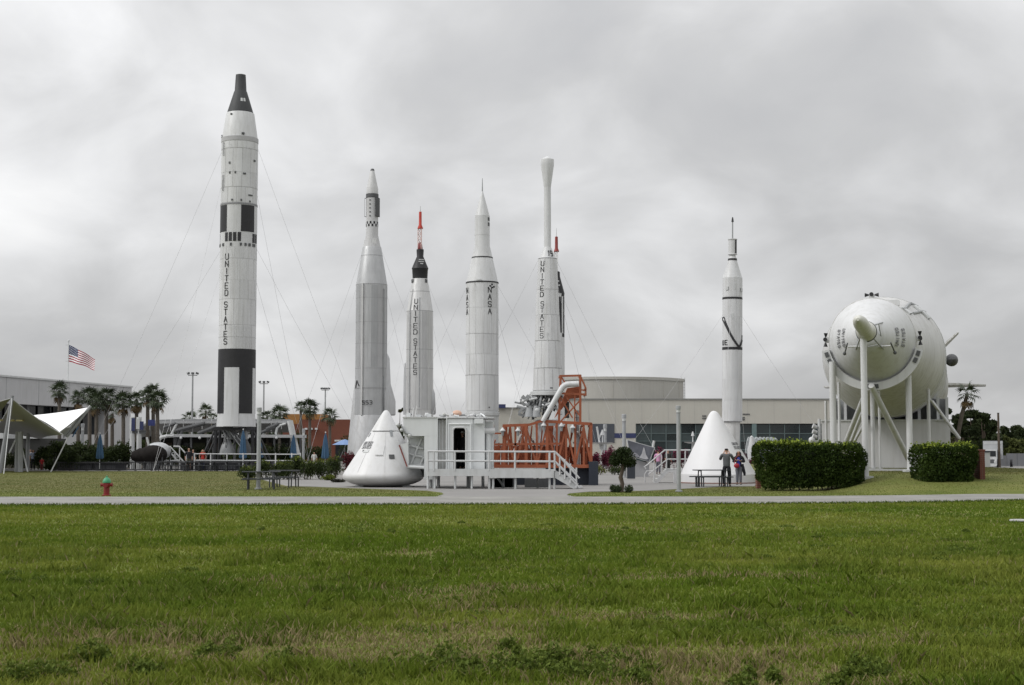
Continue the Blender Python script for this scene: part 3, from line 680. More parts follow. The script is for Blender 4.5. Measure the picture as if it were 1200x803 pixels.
def stripe(pts, wd=2.5):
    mb = MB(); m = px_m(137); q_ = [Vector(p) for p in pts]; pts = [a_.lerp(b_, f) for a_, b_ in zip(q_[:-1], q_[1:]) for f in (0, .25, .5, .75)] + [q_[-1]]; L_, R_ = [], []
    for k, p in enumerate(pts):
        dd = (pts[min(k + 1, len(pts) - 1)] - pts[max(0, k - 1)]).normalized(); nn = Vector((-dd.y, dd.x)) * wd / 2
        L_.append(p + nn); R_.append(p - nn)
    def put(p, l):
        z = u.zr(p.y, 1)[0]; r = u.rf(z) + l; aa = math.asin(max(-1, min(1, (p.x - 857.6) * m / u.rf(z)))); return (r * math.sin(aa), -r * math.cos(aa), z)
    vs = [put(p, .04) for p in L_] + [put(p, .04) for p in R_]; n = len(pts)
    mb.add(vs, [(i, i + 1, n + i + 1, n + i) for i in range(n - 1)]); return mb.build('v_stripe', black, u.root)
stripe([(846.3, 372), (847.3, 376), (849.5, 382.5), (853, 391), (857, 398.5), (861, 404), (864, 407.6)])
stripe([(864, 407.6), (866, 404), (867.8, 399.5), (868.9, 393)])
u.text('E', 399.6, 5, 5.2, 3.0, -.80, .9); u.text('U', 399.6, 5, 5.2, 3.0, -1.25, .9)
u.skins(((327, 348), (352, 372), (372, 406), (411.5, 445), (445, 470), (470, 493)), .6, seed=5)
u.wires(369, 11.6, ((-10.5, 5), (11.5, 4), (-2.6, -9), (2.8, 9)))

# ---- huge rocket lying on its side
ang = -math.atan2(13.5, 46)
sa = thing('lying_rocket', 'huge white rocket lying on its side with its nose towards the camera', 'rocket', (16.85, 69, 0), ang)
ZA = 6.82
def AX(r, an, y): return (r * math.sin(an), y, ZA + r * math.cos(an))      # angle 0 = top, positive to the right seen from the front
def S(name, prof, mat, n=72, parent=None, a0=0, a1=None, eps=0): return MB().lathe([(y, r + eps) for y, r in prof], n, axis=AX, a0=a0, a1=a1).build(name, mat, parent or sa)
SP = [(-3.25, .62), (0, 1.98), (4.5, 1.98), (13, 3.3), (31, 3.3), (54, 3.3)]
def srf(y): return float(np.interp(y, [p[0] for p in SP], [p[1] for p in SP]))
nose = S('escape_rocket', [(-11.6, .06), (-11.35, .16), (-10.7, .25), (-9.6, .30), (-6.2, .31), (-5.6, .41), (-5.35, .43)], M('nose_greenish_white', (.55, .55, .5), .5, var=.12, streak=.4), 32)
S('skirt_ring', [(-5.36, .4), (-5.36, .45), (-5.2, .46), (-5.2, .36)], darkgrey, 32, nose)
for k in range(4):
    an = math.pi / 4 + k * math.pi / 2; f = Vector(AX(.85, an, -2.6)); e = Vector(AX(.35, an, -5.25))
    bar(sa, 'tower_strut', e, f, .032, grey, world=False)
    f2 = Vector(AX(.85, an + math.pi / 2, -2.6)); bar(sa, 'tower_brace', e.lerp(f, .6), e.lerp(f, .6).lerp(f2, .5),   .022, grey, world=False)
S('boost_cover', [(-3.35, .05), (-3.3, .35), (-3.1, .60), (-2.75, .82), (0, 1.96)], white)
S('service_module', [(0, 1.98), (.05, 2.0), (4.5, 2.0)], weathered)
S('adapter_cone', [(4.5, 2.02), (13, 3.3)], weathered)
S('upper_stage', [(13, 3.31), (31, 3.31)], weathered)
S('lower_stage', [(31, 3.25), (46, 3.2), (48, 3.45), (55, 3.45)], stain)
for y0, y1, dr in ((12.9, 13.3, .03), (17.5, 17.7, .02), (24, 24.2, .02), (30.8, 31.4, .05), (4.4, 4.7, .03)): S('stage_ring', [(y0, srf(y0) + dr), (y1, srf(y1) + dr)], lightgrey)
cr = MB()       # white cradle under the front ring
prof = [(-.25, 2.0), (-.25, 2.36), (.55, 2.36), (.55, 2.0), (-.25, 2.0)]
cr.lathe(prof, 40, axis=AX, a0=R(102), a1=R(258)); cradle = cr.build('cradle', white, sa)
for an in (108, 117, 243, 252):
    MB().lathe([(-.30, 2.08), (-.30, 2.26)], 4, axis=AX, a0=R(an - 3.2), a1=R(an + 3.2)).build('cradle_slot', darkgrey, cradle)
MB().lathe([(-.30, 2.08), (-.30, 2.28)], 6, axis=AX, a0=R(173), a1=R(187)).build('cradle_slot', darkgrey, cradle)
for an in (0, 88, 272):      # thruster clusters
    h = MB(); c = Vector(AX(2.08, R(an), .35)); h.box(c, (.24, .34, .14), M4=Matrix.Rotation(R(an), 3, 'Y')); hb = h.build('thruster_housing', white, sa)
    tdir = Vector((math.cos(R(an)), 0, -math.sin(R(an)))); rd = Vector((math.sin(R(an)), 0, math.cos(R(an))))
    for dv in (tdir, -tdir, Vector((0, -1, 0)), rd * .0 + Vector((0, 1, 0))):
        b0 = c + rd * .08 + dv * .12; MB().tube(b0, b0 + dv * .2, .03, .10, 12).build('thruster_nozzle', black, hb)
for side in (1, -1):
    for row, txt in enumerate(('UNITED', 'STATES')):
        mb = MB(); by = -1.72 + row * .6; r0 = srf(by)
        def put(uu, v, l): y = by - v; return AX(srf(y) + .012 + l, R(90 * side) - uu / r0, y)
        letters(mb, txt, .26, .10, .15, .022, put, False, (-.43, 0)); mb.build('lettering', M('faded_letter_grey', (.17, .17, .18), .6), sa, smooth=False)
bar(sa, 'front_rail', Vector(AX(1.05, R(118), -3.0)), Vector(AX(1.05, R(242), -3.0)), .045, white, world=False)
for an in (125, 235): MB().ball(AX(1.35, R(an), -2.6), .085, 10).build('hinge', darkgrey, sa); bar(sa, 'hinge_arm', AX(1.0, R(an - 15 if an < 180 else an + 15), -3.1), AX(1.35, R(an), -2.55), .032, darkgrey, world=False)
for an0, an1, y in ((28, 42, 6.5), (33, 52, 11.2)):
    MB().lathe([(y, srf(y) + .02), (y, srf(y) + .12), (y + .9, srf(y + .9) + .12), (y + .9, srf(y + .9) + .02)], 8, axis=AX, a0=R(an0), a1=R(an1)).build('conduit', lightgrey, sa)
MB().path([AX(srf(y) + .06, R(30 + 3 * math.sin(y)), y) for y in np.linspace(5, 30, 12)], .09, 6).build('conduit', grey, sa)
MB().path([AX(srf(y) + .06, R(42), y) for y in np.linspace(8, 30, 12)], .07, 6).build('conduit', grey, sa)
blk(sa, 'top_bracket', (.55, 3.6, ZA + 1.95), (1.15, 4.2, ZA + 2.22), white, world=False)
MB().ball(AX(3.75, R(78), 31), .42, 16, (1, 2.2, 1)).build('motor_pod', darkgrey, sa); MB().ball(AX(3.75, R(-78), 31), .42, 16, (1, 2.2, 1)).build('motor_pod', darkgrey, sa)
for k in range(8):
    an = k * math.pi / 4; tip = 6.35 if k % 2 == 0 else 6.1
    rad = Vector((math.sin(an), 0, math.cos(an))); tn = Vector((math.cos(an), 0, -math.sin(an))); oo = Vector((0, 0, ZA))
    pts = [oo + rad * 3.3 + Vector((0, 49.5, 0)), oo + rad * tip + Vector((0, 52.8, 0)), oo + rad * tip + Vector((0, 55, 0)), oo + rad * 3.3 + Vector((0, 55, 0))]
    w0 = .085; vs = [p + tn * w0 * (1 if i in (0, 3) else .55) for i, p in enumerate(pts)] + [p - tn * w0 * (1 if i in (0, 3) else .55) for i, p in enumerate(pts)]
    MB().add(vs, [(0, 1, 2, 3), (7, 6, 5, 4), (0, 4, 5, 1), (1, 5, 6, 2), (2, 6, 7, 3), (3, 7, 4, 0)]).build('fin', stain, sa, smooth=False)
for k in range(8):
    an = k * math.pi / 4 + .39; MB().lathe([(y, r) for y, r in ((57, .7), (56, .55), (55, .3))], 14, axis=lambda r, a_, y: (1.9 * math.sin(an) + r * math.sin(a_), y, ZA + 1.9 * math.cos(an) + r * math.cos(a_))).build('nozzle', darkgrey, sa)

# its support pillars
sup = thing('support_frame', 'white steel pillars and struts holding up the lying rocket', 'support', on(1022, 69, .55))
def mh(p): return float(mound_h(np.array(p[0]), np.array(p[1]))) if 54 < p[1] < 114 else 0
def pillar(px, Y, ytop, r, ytilt=None):
    b_ = on(px, Y); b_.z = mh(b_) - .05; tp = at(px, ytop, Y); tp.x = b_.x
    pobj = bar(sup, 'pillar', b_, tp, r, white, n=16)
    MB().b2((b_.x - r * 2, Y - r * 2, b_.z), (b_.x + r * 2, Y + r * 2, b_.z + .16)).build('footing', lightgrey, pobj, world=True, smooth=False)
pillar(1014, 63.6, 397, .14); pillar(976.9, 69.1, 424, .155); pillar(1066.2, 69.2, 425, .14)
pillar(984.2, 72.8, 448, .07); pillar(1023.2, 73.8, 449, .10); pillar(1031.2, 73.3, 452, .06); pillar(1089.3, 79, 456, .085); pillar(968.5, 80, 470, .07)
def strut(x0, y0, Y0, x1, y1, Y1, r): bar(sup, 'strut', at(x0, y0, Y0), at(x1, y1, Y1), r, white, n=12)
strut(1021, 452, 68.5, 1066, 541, 73.5, .14); strut(1012, 466, 69.5, 985.5, 533, 74, .12); strut(1010.5, 484, 73, 992, 532, 77, .09); strut(1011, 500, 75, 998, 524, 77, .07)
strut(1092, 470, 82, 1124.5, 514, 82, .09); strut(1085, 462, 80.5, 1110, 494, 83, .06)
blk(sup, 'base_beam', at(986, 551.5, 72.2) + Vector((0, 0, -.05)), at(1063, 549.5, 72.4), white)
blk(sup, 'bracket', at(1018, 447, 69.3), at(1046, 452, 69.5), M('rust_brown', (.14, .08, .05), .8))
pln = thing('plinth', 'plain white box plinth beneath the lying rocket', 'plinth', (21.2, 84, 0), ang)
blk(pln, 'plinth_wall', (-3.58, 0, .3), (3.5, 14, at(1037, 493.5, 84).z), M('plinth_white', (.5, .5, .505), .6, var=.04, scale=.4, streak=.3, dirt=(.33, .32, .3)), world=False)
zc0, zc1 = at(1037, 493.5, 84).z + .002, at(1037, 467, 86).z
blk(pln, 'cradle_frame', (-3.2, 3.6, zc0), (3.4, 9, zc1), grey, world=False)
for k, x_ in enumerate((-3.1, -2.4, -1.6, -.7, .3, 1.1, 1.8, 2.3, 2.85, 3.35)): blk(pln, 'cradle_post', (x_ - .08, 2.6, zc0), (x_ + .08, 3.5, zc1 + .05), lightgrey, world=False)
blk(pln, 'plinth_ledge', (-3.62, -.06, zc0), (3.54, .5, zc0 + .08), lightgrey, world=False)

# ------------------------------------------------------------------ buildings
Yb = 190.0
mbd = thing('building', 'long beige building with a curved drum roof and a strip of dark glass', 'building', on(790, Yb))
def P(px, py, Y=Yb): return at(px, py, Y)
zt, zw = P(790, 468.6).z, P(790, 496.5).z
xl, xr = P(664, 480).x, P(1010, 480).x
blk(mbd, 'parapet', (xl, Yb, zw), (xr, Yb + 14, zt), beige)
blk(mbd, 'coping', (xl - .1, Yb - .12, zt), (xr + .1, Yb + 14, zt + .16), M('coping_grey', (.2, .2, .19), .6))
for px in np.arange(690, 1000, 31): blk(mbd, 'panel_joint', (P(px, 480).x - .03, Yb - .012, zw), (P(px, 480).x + .03, Yb, zt), beige2)
blk(mbd, 'wall', (xl, Yb, 0), (P(745, 500).x, Yb + 14, zw), beige); blk(mbd, 'rear_wall', (P(745, 500).x, Yb + 1.2, 0), (xr, Yb + 1.5, zw), black)
blk(mbd, 'wall_stripe', (P(719, 500).x, Yb - .05, P(0, 513.4).z), (P(745, 500).x, Yb, P(0, 507.8).z), bluep)
blk(mbd, 'wall_panel', (P(690, 500).x, Yb - .08, P(0, 519).z), (P(720, 500).x, Yb, P(0, 496.8).z), M('slate_panel', (.06, .067, .08), .4))
glasses = [glass, M('teal_glass_dark', (.012, .018, .02), .1, spec=.6), M('teal_glass_pale', (.045, .06, .062), .15, spec=.6), M('teal_glass_mid', (.028, .042, .045), .1, spec=.7)]
cols = np.linspace(P(746, 500).x, P(972, 500).x, 14); rows = [P(0, y).z for y in (540, 527, 517, 508, 497)]
for a_, b_ in zip(cols[:-1], cols[1:]):
    for c_, d_ in zip(rows[:-1], rows[1:]): blk(mbd, 'pane', (a_ + .05, Yb + .35, c_ + .05), (b_ - .05, Yb + .4, d_ - .05), glasses[int(rng.random() * 4)])
mull = M('mullion_teal', (.085, .115, .115), .5)
for a_ in cols: blk(mbd, 'mullion', (a_ - .06, Yb + .26, rows[0]), (a_ + .06, Yb + .46, rows[-1]), mull)
for c_ in rows[:-1]: blk(mbd, 'transom', (cols[0], Yb + .28, c_ - .05), (cols[-1], Yb + .44, c_ + .05), mull)
for px in (830, 884, 886): blk(mbd, 'column', (P(px, 500).x - .3, Yb + .05, 0), (P(px, 500).x + .3, Yb + .25, zw), M('column_teal', (.12, .17, .17), .5)) if px != 886 else None
cx_ = P(718, 460).x; zd = P(718, 441.3).z; rad = 10.6; yc = Yb + 10.75
a1_ = math.asin((P(809, 460).x - cx_) / rad * .995)
drum = MB(); drum.lathe([(zt - .1, rad), (zd - .35, rad)], 40, (cx_, yc), -a1_, a1_); drum.lathe([(zd - .35, rad + .12), (zd - .35, rad + .13), (zd, rad + .13), (zd, .01)], 40, (cx_, yc), -a1_, a1_)
drum.loc = mbd.location; dr = drum.build('drum', beige2, mbd)
xe = cx_ + rad * math.sin(a1_); ye = yc - rad * math.cos(a1_)
blk(mbd, 'drum_end_wall', (xe - .3, ye, zt - .1), (xe, ye + 8, zd), beige2)
for k in range(7):
    an = -a1_ + (k + .5) * 2 * a1_ / 7; xx, yy = cx_ + (rad + .02) * math.sin(an), yc - (rad + .02) * math.cos(an)
    beam(mbd, 'panel_joint', (xx, yy, zt), (xx, yy, zd - .36), .045, beige)
lad = bar(mbd, 'ladder', (xe + .15, ye - .1, zt), (xe + .15, ye - .1, zd + .2), .05, lightgrey); 
bar(lad, 'ladder_rail', (xe - .3, ye - .3, zt), (xe - .3, ye - .3, zd + .2), .05, lightgrey)
for k in range(9): z_ = zt + k * (zd - zt) / 8; bar(lad, 'rung', (xe + .15, ye - .1, z_), (xe - .3, ye - .3, z_), .035, lightgrey)
# small dark wall lettering bars (too small to read in the photograph)
for px0, px1, py in ((870.5, 880.5, 485.6), (869.8, 874.3, 489.6), (869.8, 874.5, 491.8), (823, 829, 487.6), (823, 829, 490.4)):
    for k in range(int((px1 - px0) / 1.7)): blk(mbd, 'sign_mark', P(px0 + k * 1.7, py - .8, Yb - .06), P(px0 + k * 1.7 + 1.2, py + .8, Yb - .005), darkgrey)
wing = thing('building_wing', 'lower beige wing with a small blue roof box left of the drum building', 'building', on(620, 205))
blk(wing, 'wall', on(575, 205), at(690, 478.5, 205) + Vector((0, 8, 0)), beige); blk(wing, 'coping', at(575, 478.5, 204.8), at(690, 477.4, 204.8) + Vector((0, 8.3, 0)), MATS['coping_grey'])
blk(wing, 'roof_box', at(584.5, 478.2, 204), at(592.5, 473.8, 204) + Vector((0, 1.2, 0)), bluep)

# left concrete building seen along its side
dA, dB = on(0, 150), on(153, 177); dv = dB - dA; LL = dv.length; an_ = math.atan2(dv.y, dv.x)
lb = thing('building', 'grey concrete building at far left with a deep dark window band', 'building', dA, an_)
tt = 8.95 + .15
def lz(py, px=0):
    Y = 150 + (177 - 150) * px / 153; return at(px, py, Y).z
zt2, zb2 = lz(441.5), lz(472.5)
x0 = -26
blk(lb, 'parapet', (x0, 0, zb2), (LL, 14, zt2), concrete, world=False); blk(lb, 'coping', (x0, -.12, zt2), (LL + .12, 14, zt2 + .18), lightgrey, world=False)
for k in range(9): blk(lb, 'panel_joint', (x0 + k * 6.2 + 2, -.015, zb2), (x0 + k * 6.2 + 2.06, .0, zt2), grey, world=False)
blk(lb, 'end_wall', (LL * .79, .06, 0), (LL - .02, 14, zb2), concrete, world=False)
blk(lb, 'lower_band', (x0, -.25, lz(521, 0)), (LL * .79, 13.8, lz(497, 0) - .9), M('pale_concrete', (.45, .45, .45), .8, var=.05, streak=.2), world=False)
blk(lb, 'recess_wall', (x0, 1.8, 0), (LL * .79, 2.2, zb2), black, world=False)
nw = 15
for k in range(nw):
    a_ = x0 + k * (LL * .79 - x0) / nw; b_ = x0 + (k + 1) * (LL * .79 - x0) / nw
    blk(lb, 'pane', (a_ + .25, 1.45, lz(497) - .9), (b_ - .25, 1.5, zb2), darkwin, world=False)
    if k % 2 == 0: blk(lb, 'column', (a_ - .22, .5, 0), (a_ + .22, 1.1, zb2), M('column_grey', (.13, .13, .13), .8), world=False)
    blk(lb, 'pane', (a_ + .25, 1.2, .3), (b_ - .25, 1.25, 2.6), darkwin, world=False)

tb = thing('building', 'terracotta building with a raised ochre wall behind the palms', 'building', on(385, 205))
blk(tb, 'wall', on(350, 205), at(425, 491.6, 205) + Vector((0, 9, 0)), terracotta)
blk(tb, 'raised_wall', at(331, 497, 206.5), at(379, 485.3, 206.5) + Vector((0, 7, 0)), ochre); blk(tb, 'lower_wall', on(331, 206.4), at(350.5, 497, 206.4) + Vector((0, 7, 0)), terracotta)
blk(tb, 'awning', at(392, 515.5, 203), at(418, 517.5, 203) + Vector((0, 2, 0)), lightgrey); blk(tb, 'doorway', on(393, 204.9), at(418, 518.5, 204.9) + Vector((0, .2, 0)), darkwin)
for px in (357, 363, 369): blk(tb, 'roof_lamp', at(px, 501.6, 204.6), at(px + 3, 503.6, 204.6) + Vector((0, .4, 0)), white)

# ---- shade sails at far left
def sail(parent, name, c4, mat, sag, n=14, thick=.05):
    c4 = [Vector(c) for c in c4]; up, dn = [], []
    for j in range(n + 1):
        for i in range(n + 1):
            a_, b_ = i / n, j / n
            ea = a_; eb = b_
            p = c4[0] * (1 - ea) * (1 - eb) + c4[1] * ea * (1 - eb) + c4[2] * ea * eb + c4[3] * (1 - ea) * eb
            ctr = (c4[0] + c4[1] + c4[2] + c4[3]) / 4
            pinch = sag * (4 * a_ * (1 - a_) * (1 - 4 * b_ * (1 - b_)) + 4 * b_ * (1 - b_) * (1 - 4 * a_ * (1 - a_)))
            p = p.lerp(ctr, pinch); up.append(p); dn.append(p - Vector((0, 0, thick)))
    m = n + 1; fs = []
    N = len(up)
    for j in range(n):
        for i in range(n):
            q = (j * m + i, j * m + i + 1, (j + 1) * m + i + 1, (j + 1) * m + i); fs += [q, tuple(N + k for k in q[::-1])]
    ring = [i for i in range(m)] + [j * m + n for j in range(1, m)] + [n * m + i for i in range(n - 1, -1, -1)] + [j * m for j in range(n - 1, 0, -1)]
    fs += [(ring[k], ring[(k + 1) % len(ring)], N + ring[(k + 1) % len(ring)], N + ring[k]) for k in range(len(ring))]
    return MB().add(up + dn, fs).build(name, mat, parent, world=True, ang=60)
s1 = thing('shade_sail', 'grey fabric shade sail on a leaning mast at the left edge', 'shade sail', on(15, 112))
sail(s1, 'fabric', (at(13.5, 466, 108), at(74, 509, 108), at(48, 514, 130), at(-10, 506, 130)), tentm, .10)
sail(s1, 'fabric', (at(13, 466.2, 108.2), at(-75, 488, 106), at(-85, 506, 128), at(-10, 506.3, 130)), tentm, .10)
mast = bar(s1, 'mast', on(0, 106), at(14.5, 464, 107.3), .19, M('mast_grey', (.15, .155, .16), .5), r1=.12)
bar(s1, 'mast', on(24.5, 112), at(24, 506, 112), .2, grey); bar(s1, 'mast', on(19.5, 113), at(20, 506, 113), .14, grey)
bar(s1, 'stay', at(14, 467, 107), on(5, 104), .03, lightgrey); bar(s1, 'stay', at(24, 518, 113), on(33, 112), .06, lightgrey); bar(s1, 'stay', at(18, 516, 113), at(11, 531, 112), .06, lightgrey)
blk(s1, 'light_strip', at(-8, 493.5, 116), at(2.5, 491.7, 116) + Vector((0, .3, 0)), M('lamp_glow', (.75, .65, .35), .5))
blk(s1, 'light_strip', at(9.5, 493.8, 114), at(16, 492, 114) + Vector((0, .3, 0)), MATS['lamp_glow']); blk(s1, 'light_strip', at(18.5, 493.8, 114), at(26.5, 492, 114) + Vector((0, .3, 0)), MATS['lamp_glow'])
s2 = thing('shade_sail', 'bright white shade sail rising to a point right of the leaning mast', 'shade sail', on(72, 116))
sail(s2, 'fabric', (at(38, 486.8, 124), at(105.5, 477.2, 114), at(82, 500, 112), at(70, 506, 110)), tentw, .10)
sail(s2, 'fabric', (at(105.5, 477.2, 114), at(86, 498, 116), at(74, 514, 118), at(70, 506, 110)), tentm, .14)
bar(s2, 'mast', at(106, 476, 114), at(78, 512, 113), .13, grey); bar(s2, 'stay', on(60, 112), at(80, 512, 113), .05, lightgrey)
bar(s2, 'stay', at(92, 500, 113.5), at(85, 512, 113), .05, bluem)
hut = thing('kiosk', 'dark kiosk with a white fascia in the shade of the sails', 'kiosk', on(20, 132))
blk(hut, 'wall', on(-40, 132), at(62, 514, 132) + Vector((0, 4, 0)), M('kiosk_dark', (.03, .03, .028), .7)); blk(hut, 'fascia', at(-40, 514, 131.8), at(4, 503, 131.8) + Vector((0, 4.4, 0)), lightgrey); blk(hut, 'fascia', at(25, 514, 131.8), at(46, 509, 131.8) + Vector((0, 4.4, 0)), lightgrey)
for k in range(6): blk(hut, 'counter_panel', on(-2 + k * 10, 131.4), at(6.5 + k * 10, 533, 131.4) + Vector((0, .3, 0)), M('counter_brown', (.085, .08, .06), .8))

# ---- long curved canopy behind the tallest rocket
Yc = 142.0
cn = thing('canopy', 'long low grey metal canopy on white slanted struts behind the tallest rocket', 'canopy', on(255, Yc))
xs_ = [(166, 500, 503), (185, 494.5, 497), (215, 493.5, 496), (270, 493.7, 496), (330, 494, 496.5), (341, 494, 496.5)]
for (xa, ya, yb), (xb, yc_, yd) in zip(xs_[:-1], xs_[1:]):
    nseg = max(1, round((xb - xa) / 12))
    for k in range(nseg):
        f0, f1 = k / nseg, (k + 1) / nseg
        A0 = at(xa + (xb - xa) * f0, ya + (yc_ - ya) * f0, Yc); A1 = at(xa + (xb - xa) * f1 - .4, ya + (yc_ - ya) * f1, Yc)
        B0 = at(xa + (xb - xa) * f0, ya + (yc_ - ya) * f0 + 13, Yc + 9); B1 = at(xa + (xb - xa) * f1 - .4, ya + (yc_ - ya) * f1 + 13, Yc + 9)
        MB().add([A0, A1, B1, B0, A0 + Vector((0, 0, .2)), A1 + Vector((0, 0, .2)), B1 + Vector((0, 0, .2)), B0 + Vector((0, 0, .2))], [(3, 2, 1, 0), (4, 5, 6, 7), (0, 1, 5, 4), (1, 2, 6, 5), (2, 3, 7, 6), (3, 0, 4, 7)]).build('roof_panel', roofm, cn, world=True, smooth=False)
beam(cn, 'fascia_beam', at(180, 495, Yc - .3), at(342, 494.6, Yc - .3), .24, M('frame_grey', (.34, .345, .35), .5))
beam(cn, 'lower_beam', at(196, 510.5, Yc - .8), at(359, 511.5, Yc - .8), .28, MATS['frame_grey'])
MB().path([at(x_, y_, Yc - .8) for x_, y_ in ((185, 516), (189, 512.8), (196, 511), (204, 510.5))], .17, 8).build('lower_beam', lightgrey, cn, world=True)
for x0_, y0_, x1_, y1_, m_, r_ in ((201, 509, 207, 497, lightgrey, .13), (186, 503, 190, 514, lightgrey, .1), (208, 525, 214, 503, darkgrey, .16), (205, 523, 210, 503, darkgrey, .12), (192, 501, 206, 496.3, darkgrey, .14), (206, 505, 240, 496, darkgrey, .2), (232, 508, 256, 499, darkgrey, .2), (312, 503, 326, 497, darkgrey, .18), (306, 507, 322, 500, darkgrey, .16), (323, 509, 324.5, 501, lightgrey, .1), (339, 493, 347, 532, lightgrey, .24), (341.5, 493, 350, 532, lightgrey, .14)):
    bar(cn, 'strut', at(x0_, y0_, Yc - .5), at(x1_, y1_, Yc - .5), r_, m_)
MB().path([at(x_, y_, Yc - .5) for x_, y_ in ((323.5, 512), (323.8, 506), (325, 501.5), (328.5, 498.5), (335, 496.5))], .1, 8).build('strut', lightgrey, cn, world=True)
for px in (212, 234, 290, 300, 324): MB().ball(at(px, 513.2, Yc - 1.1), .13, 10).build('lamp_globe', white, cn, world=True)
for px in (250, 275, 300, 352): bar(cn, 'column', on(px, Yc), at(px, 511, Yc), .12, darkgrey)

# ------------------------------------------------------------------ capsules, walkway, steps
Yk = 68.5
ck = thing('capsule', 'white cone shaped capsule on low stands left of the white room', 'capsule', on(449.3, Yk), 0)
K = lambda pr: [zr(py, hw, Yk) for py, hw in pr][::-1]
CP = [(480.8, .2), (481.1, 1.6), (482.3, 3.1), (484.5, 4.6), (505, 16.4), (505.6, 16.5), (506.1, 16.9), (554, 46.0), (556.5, 47.3), (559, 47.4), (561.5, 46.2), (564, 43), (567, 36), (569.3, 26), (570.4, 12), (570.7, .5)]
def shear(pr, c0=452.2, c1=449.3):
    mb = MB(); q = K(pr); ztop, zbot = zr(481, 1, Yk)[0], zr(557, 1, Yk)[0]
    def ax(r, a, z): return (r * math.sin(a) + (c0 - c1) * px_m(Yk) * max(0, min(1, (z - zbot) / (ztop - zbot))), -r * math.cos(a), z)
    return mb.lathe(q, 72, axis=ax)
shear(CP[:5]).build('forward_cover', cwhite, ck); shear(CP[5:]).build('body', cwhite, ck)
kz = sorted(K(CP))
def krf(z): return float(np.interp(z, [p[0] for p in kz], [p[1] for p in kz]))
def kput(px0, py0, lift=.02, scale=1.0):
    """surface patch of the capsule near a photo pixel"""
    def put(u, v, l):
        z = zr(py0, 1, Yk)[0] + v * .9; r = krf(z) + lift * .6 + l * .5; m = px_m(Yk)
        zt_, zb_ = zr(481, 1, Yk)[0], zr(557, 1, Yk)[0]; ox = 2.9 * m * max(0, min(1, (z - zb_) / (zt_ - zb_)))
        a = math.asin(max(-1, min(1, ((px0 - 449.3) * m - ox) / krf(zr(py0, 1, Yk)[0])))) + u / r
        return (r * math.sin(a) + ox, -r * math.cos(a), z)
    return put
for txt, px0, py0 in (('UNITED', 427.5, 521.2), ('STATES', 425.8, 525.6)):
    mb = MB(); letters(mb, txt, .15, .075, .105, .02, kput(px0, py0), False); mb.build('lettering', MATS['faded_letter_grey'], ck, smooth=False)
def kpatch(name, px0, py0, w_, h_, mat):
    put = kput(px0, py0); m = px_m(Yk); mb = MB(); n = 4
    vs = [put(w_ * m * i / n, 0, .03) for i in range(n + 1)] + [put(w_ * m * i / n, h_ * m, .03) for i in range(n + 1)] + [put(w_ * m * i / n, 0, -.05) for i in range(n + 1)] + [put(w_ * m * i / n, h_ * m, -.05) for i in range(n + 1)]
    k = n + 1; fs = [(i, i + 1, k + i + 1, k + i) for i in range(n)] + [(i, 2 * k + i, 2 * k + i + 1, i + 1) for i in range(n)] + [(k + i, k + i + 1, 3 * k + i + 1, 3 * k + i) for i in range(n)] + [(0, k, 3 * k, 2 * k), (n, 2 * k + n, 3 * k + n, k + n)]
    return mb.add(vs, fs).build(name, mat, ck, smooth=False)
for a_ in (-.62, .12, .85):
    zz0, zz1 = zr(553, 1, Yk)[0], zr(508, 1, Yk)[0]; q_ = []
    for f_ in np.linspace(0, 1, 8): z_ = zz0 + (zz1 - zz0) * f_; q_.append((krf(z_) * 1.002 * math.sin(a_) + 2.9 * px_m(Yk) * f_ * .62, -krf(z_) * 1.002 * math.cos(a_), z_))
    MB().path(q_, .006, 4).build('panel_seam', MATS['faint_seam'], ck)
kpatch('hatch', 443, 533, 9, 12, cwhite); kpatch('hatch_edge', 443, 534, 9, .5, MATS['faint_seam']); kpatch('window', 459, 537.5, 6.4, 5.4, darkgrey); kpatch('window', 459, 511.5, 3.2, 8, M('vent_grey', (.25, .26, .27))); kpatch('window', 432.5, 512, 2.0, 5, MATS['vent_grey'])
kpatch('flag_patch', 428, 530, 8, 3, lightgrey); kpatch('flag_patch', 427, 529, 2.5, 2, darkgrey)
MB().lathe([(zr(505.9, 1, Yk)[0], krf(zr(505.9, 1, Yk)[0]) + .02), (zr(505.1, 1, Yk)[0], krf(zr(505.1, 1, Yk)[0]) + .02)], 30, (1.7 * px_m(Yk), 0), a0=-.9, a1=.75).build('seam', darkgrey, ck)
for dx, dy in ((-1.05, -.45), (1.15, -.5), (.4, .9), (-.7, .8), (1.0, .5)):
    bar(ck, 'stand_leg', (dx, dy, 0), (dx, dy, .32), .07, white_rail, world=False); blk(ck, 'stand_foot', (dx - .2, dy - .2, .013), (dx + .2, dy + .2, .07), lightgrey, world=False)

Yw = 66.0
wr = thing('white_room', 'boxy white room with a bellows and an arched dark doorway beside the capsule', 'access room', on(525, Yw))
m_ = px_m(Yw)
def wbox(name, x0, y0, x1, y1, dY0=0.0, dY1=3.0, mat=white, parent=None):
    a_ = at(x0, y1, Yw); b_ = at(x1, y0, Yw); return blk(parent or wr, name, (a_.x, Yw + dY0, a_.z), (b_.x, Yw + dY1, b_.z), mat)
wgrey = M('room_white', (.60, .615, .62), .5, var=.04, scale=.8, streak=.2, dirt=(.42, .42, .41))
wbox('upper_box', 472.5, 489.5, 512, 511, 0, 3, wgrey); wbox('side_wall', 497, 511, 512, 562, .004, 3, wgrey)
wbox('overhang_shade', 481, 547.5, 497, 560, 2.3, 2.95, darkgrey)  # dark box added to stand in for the shade beneath the overhang
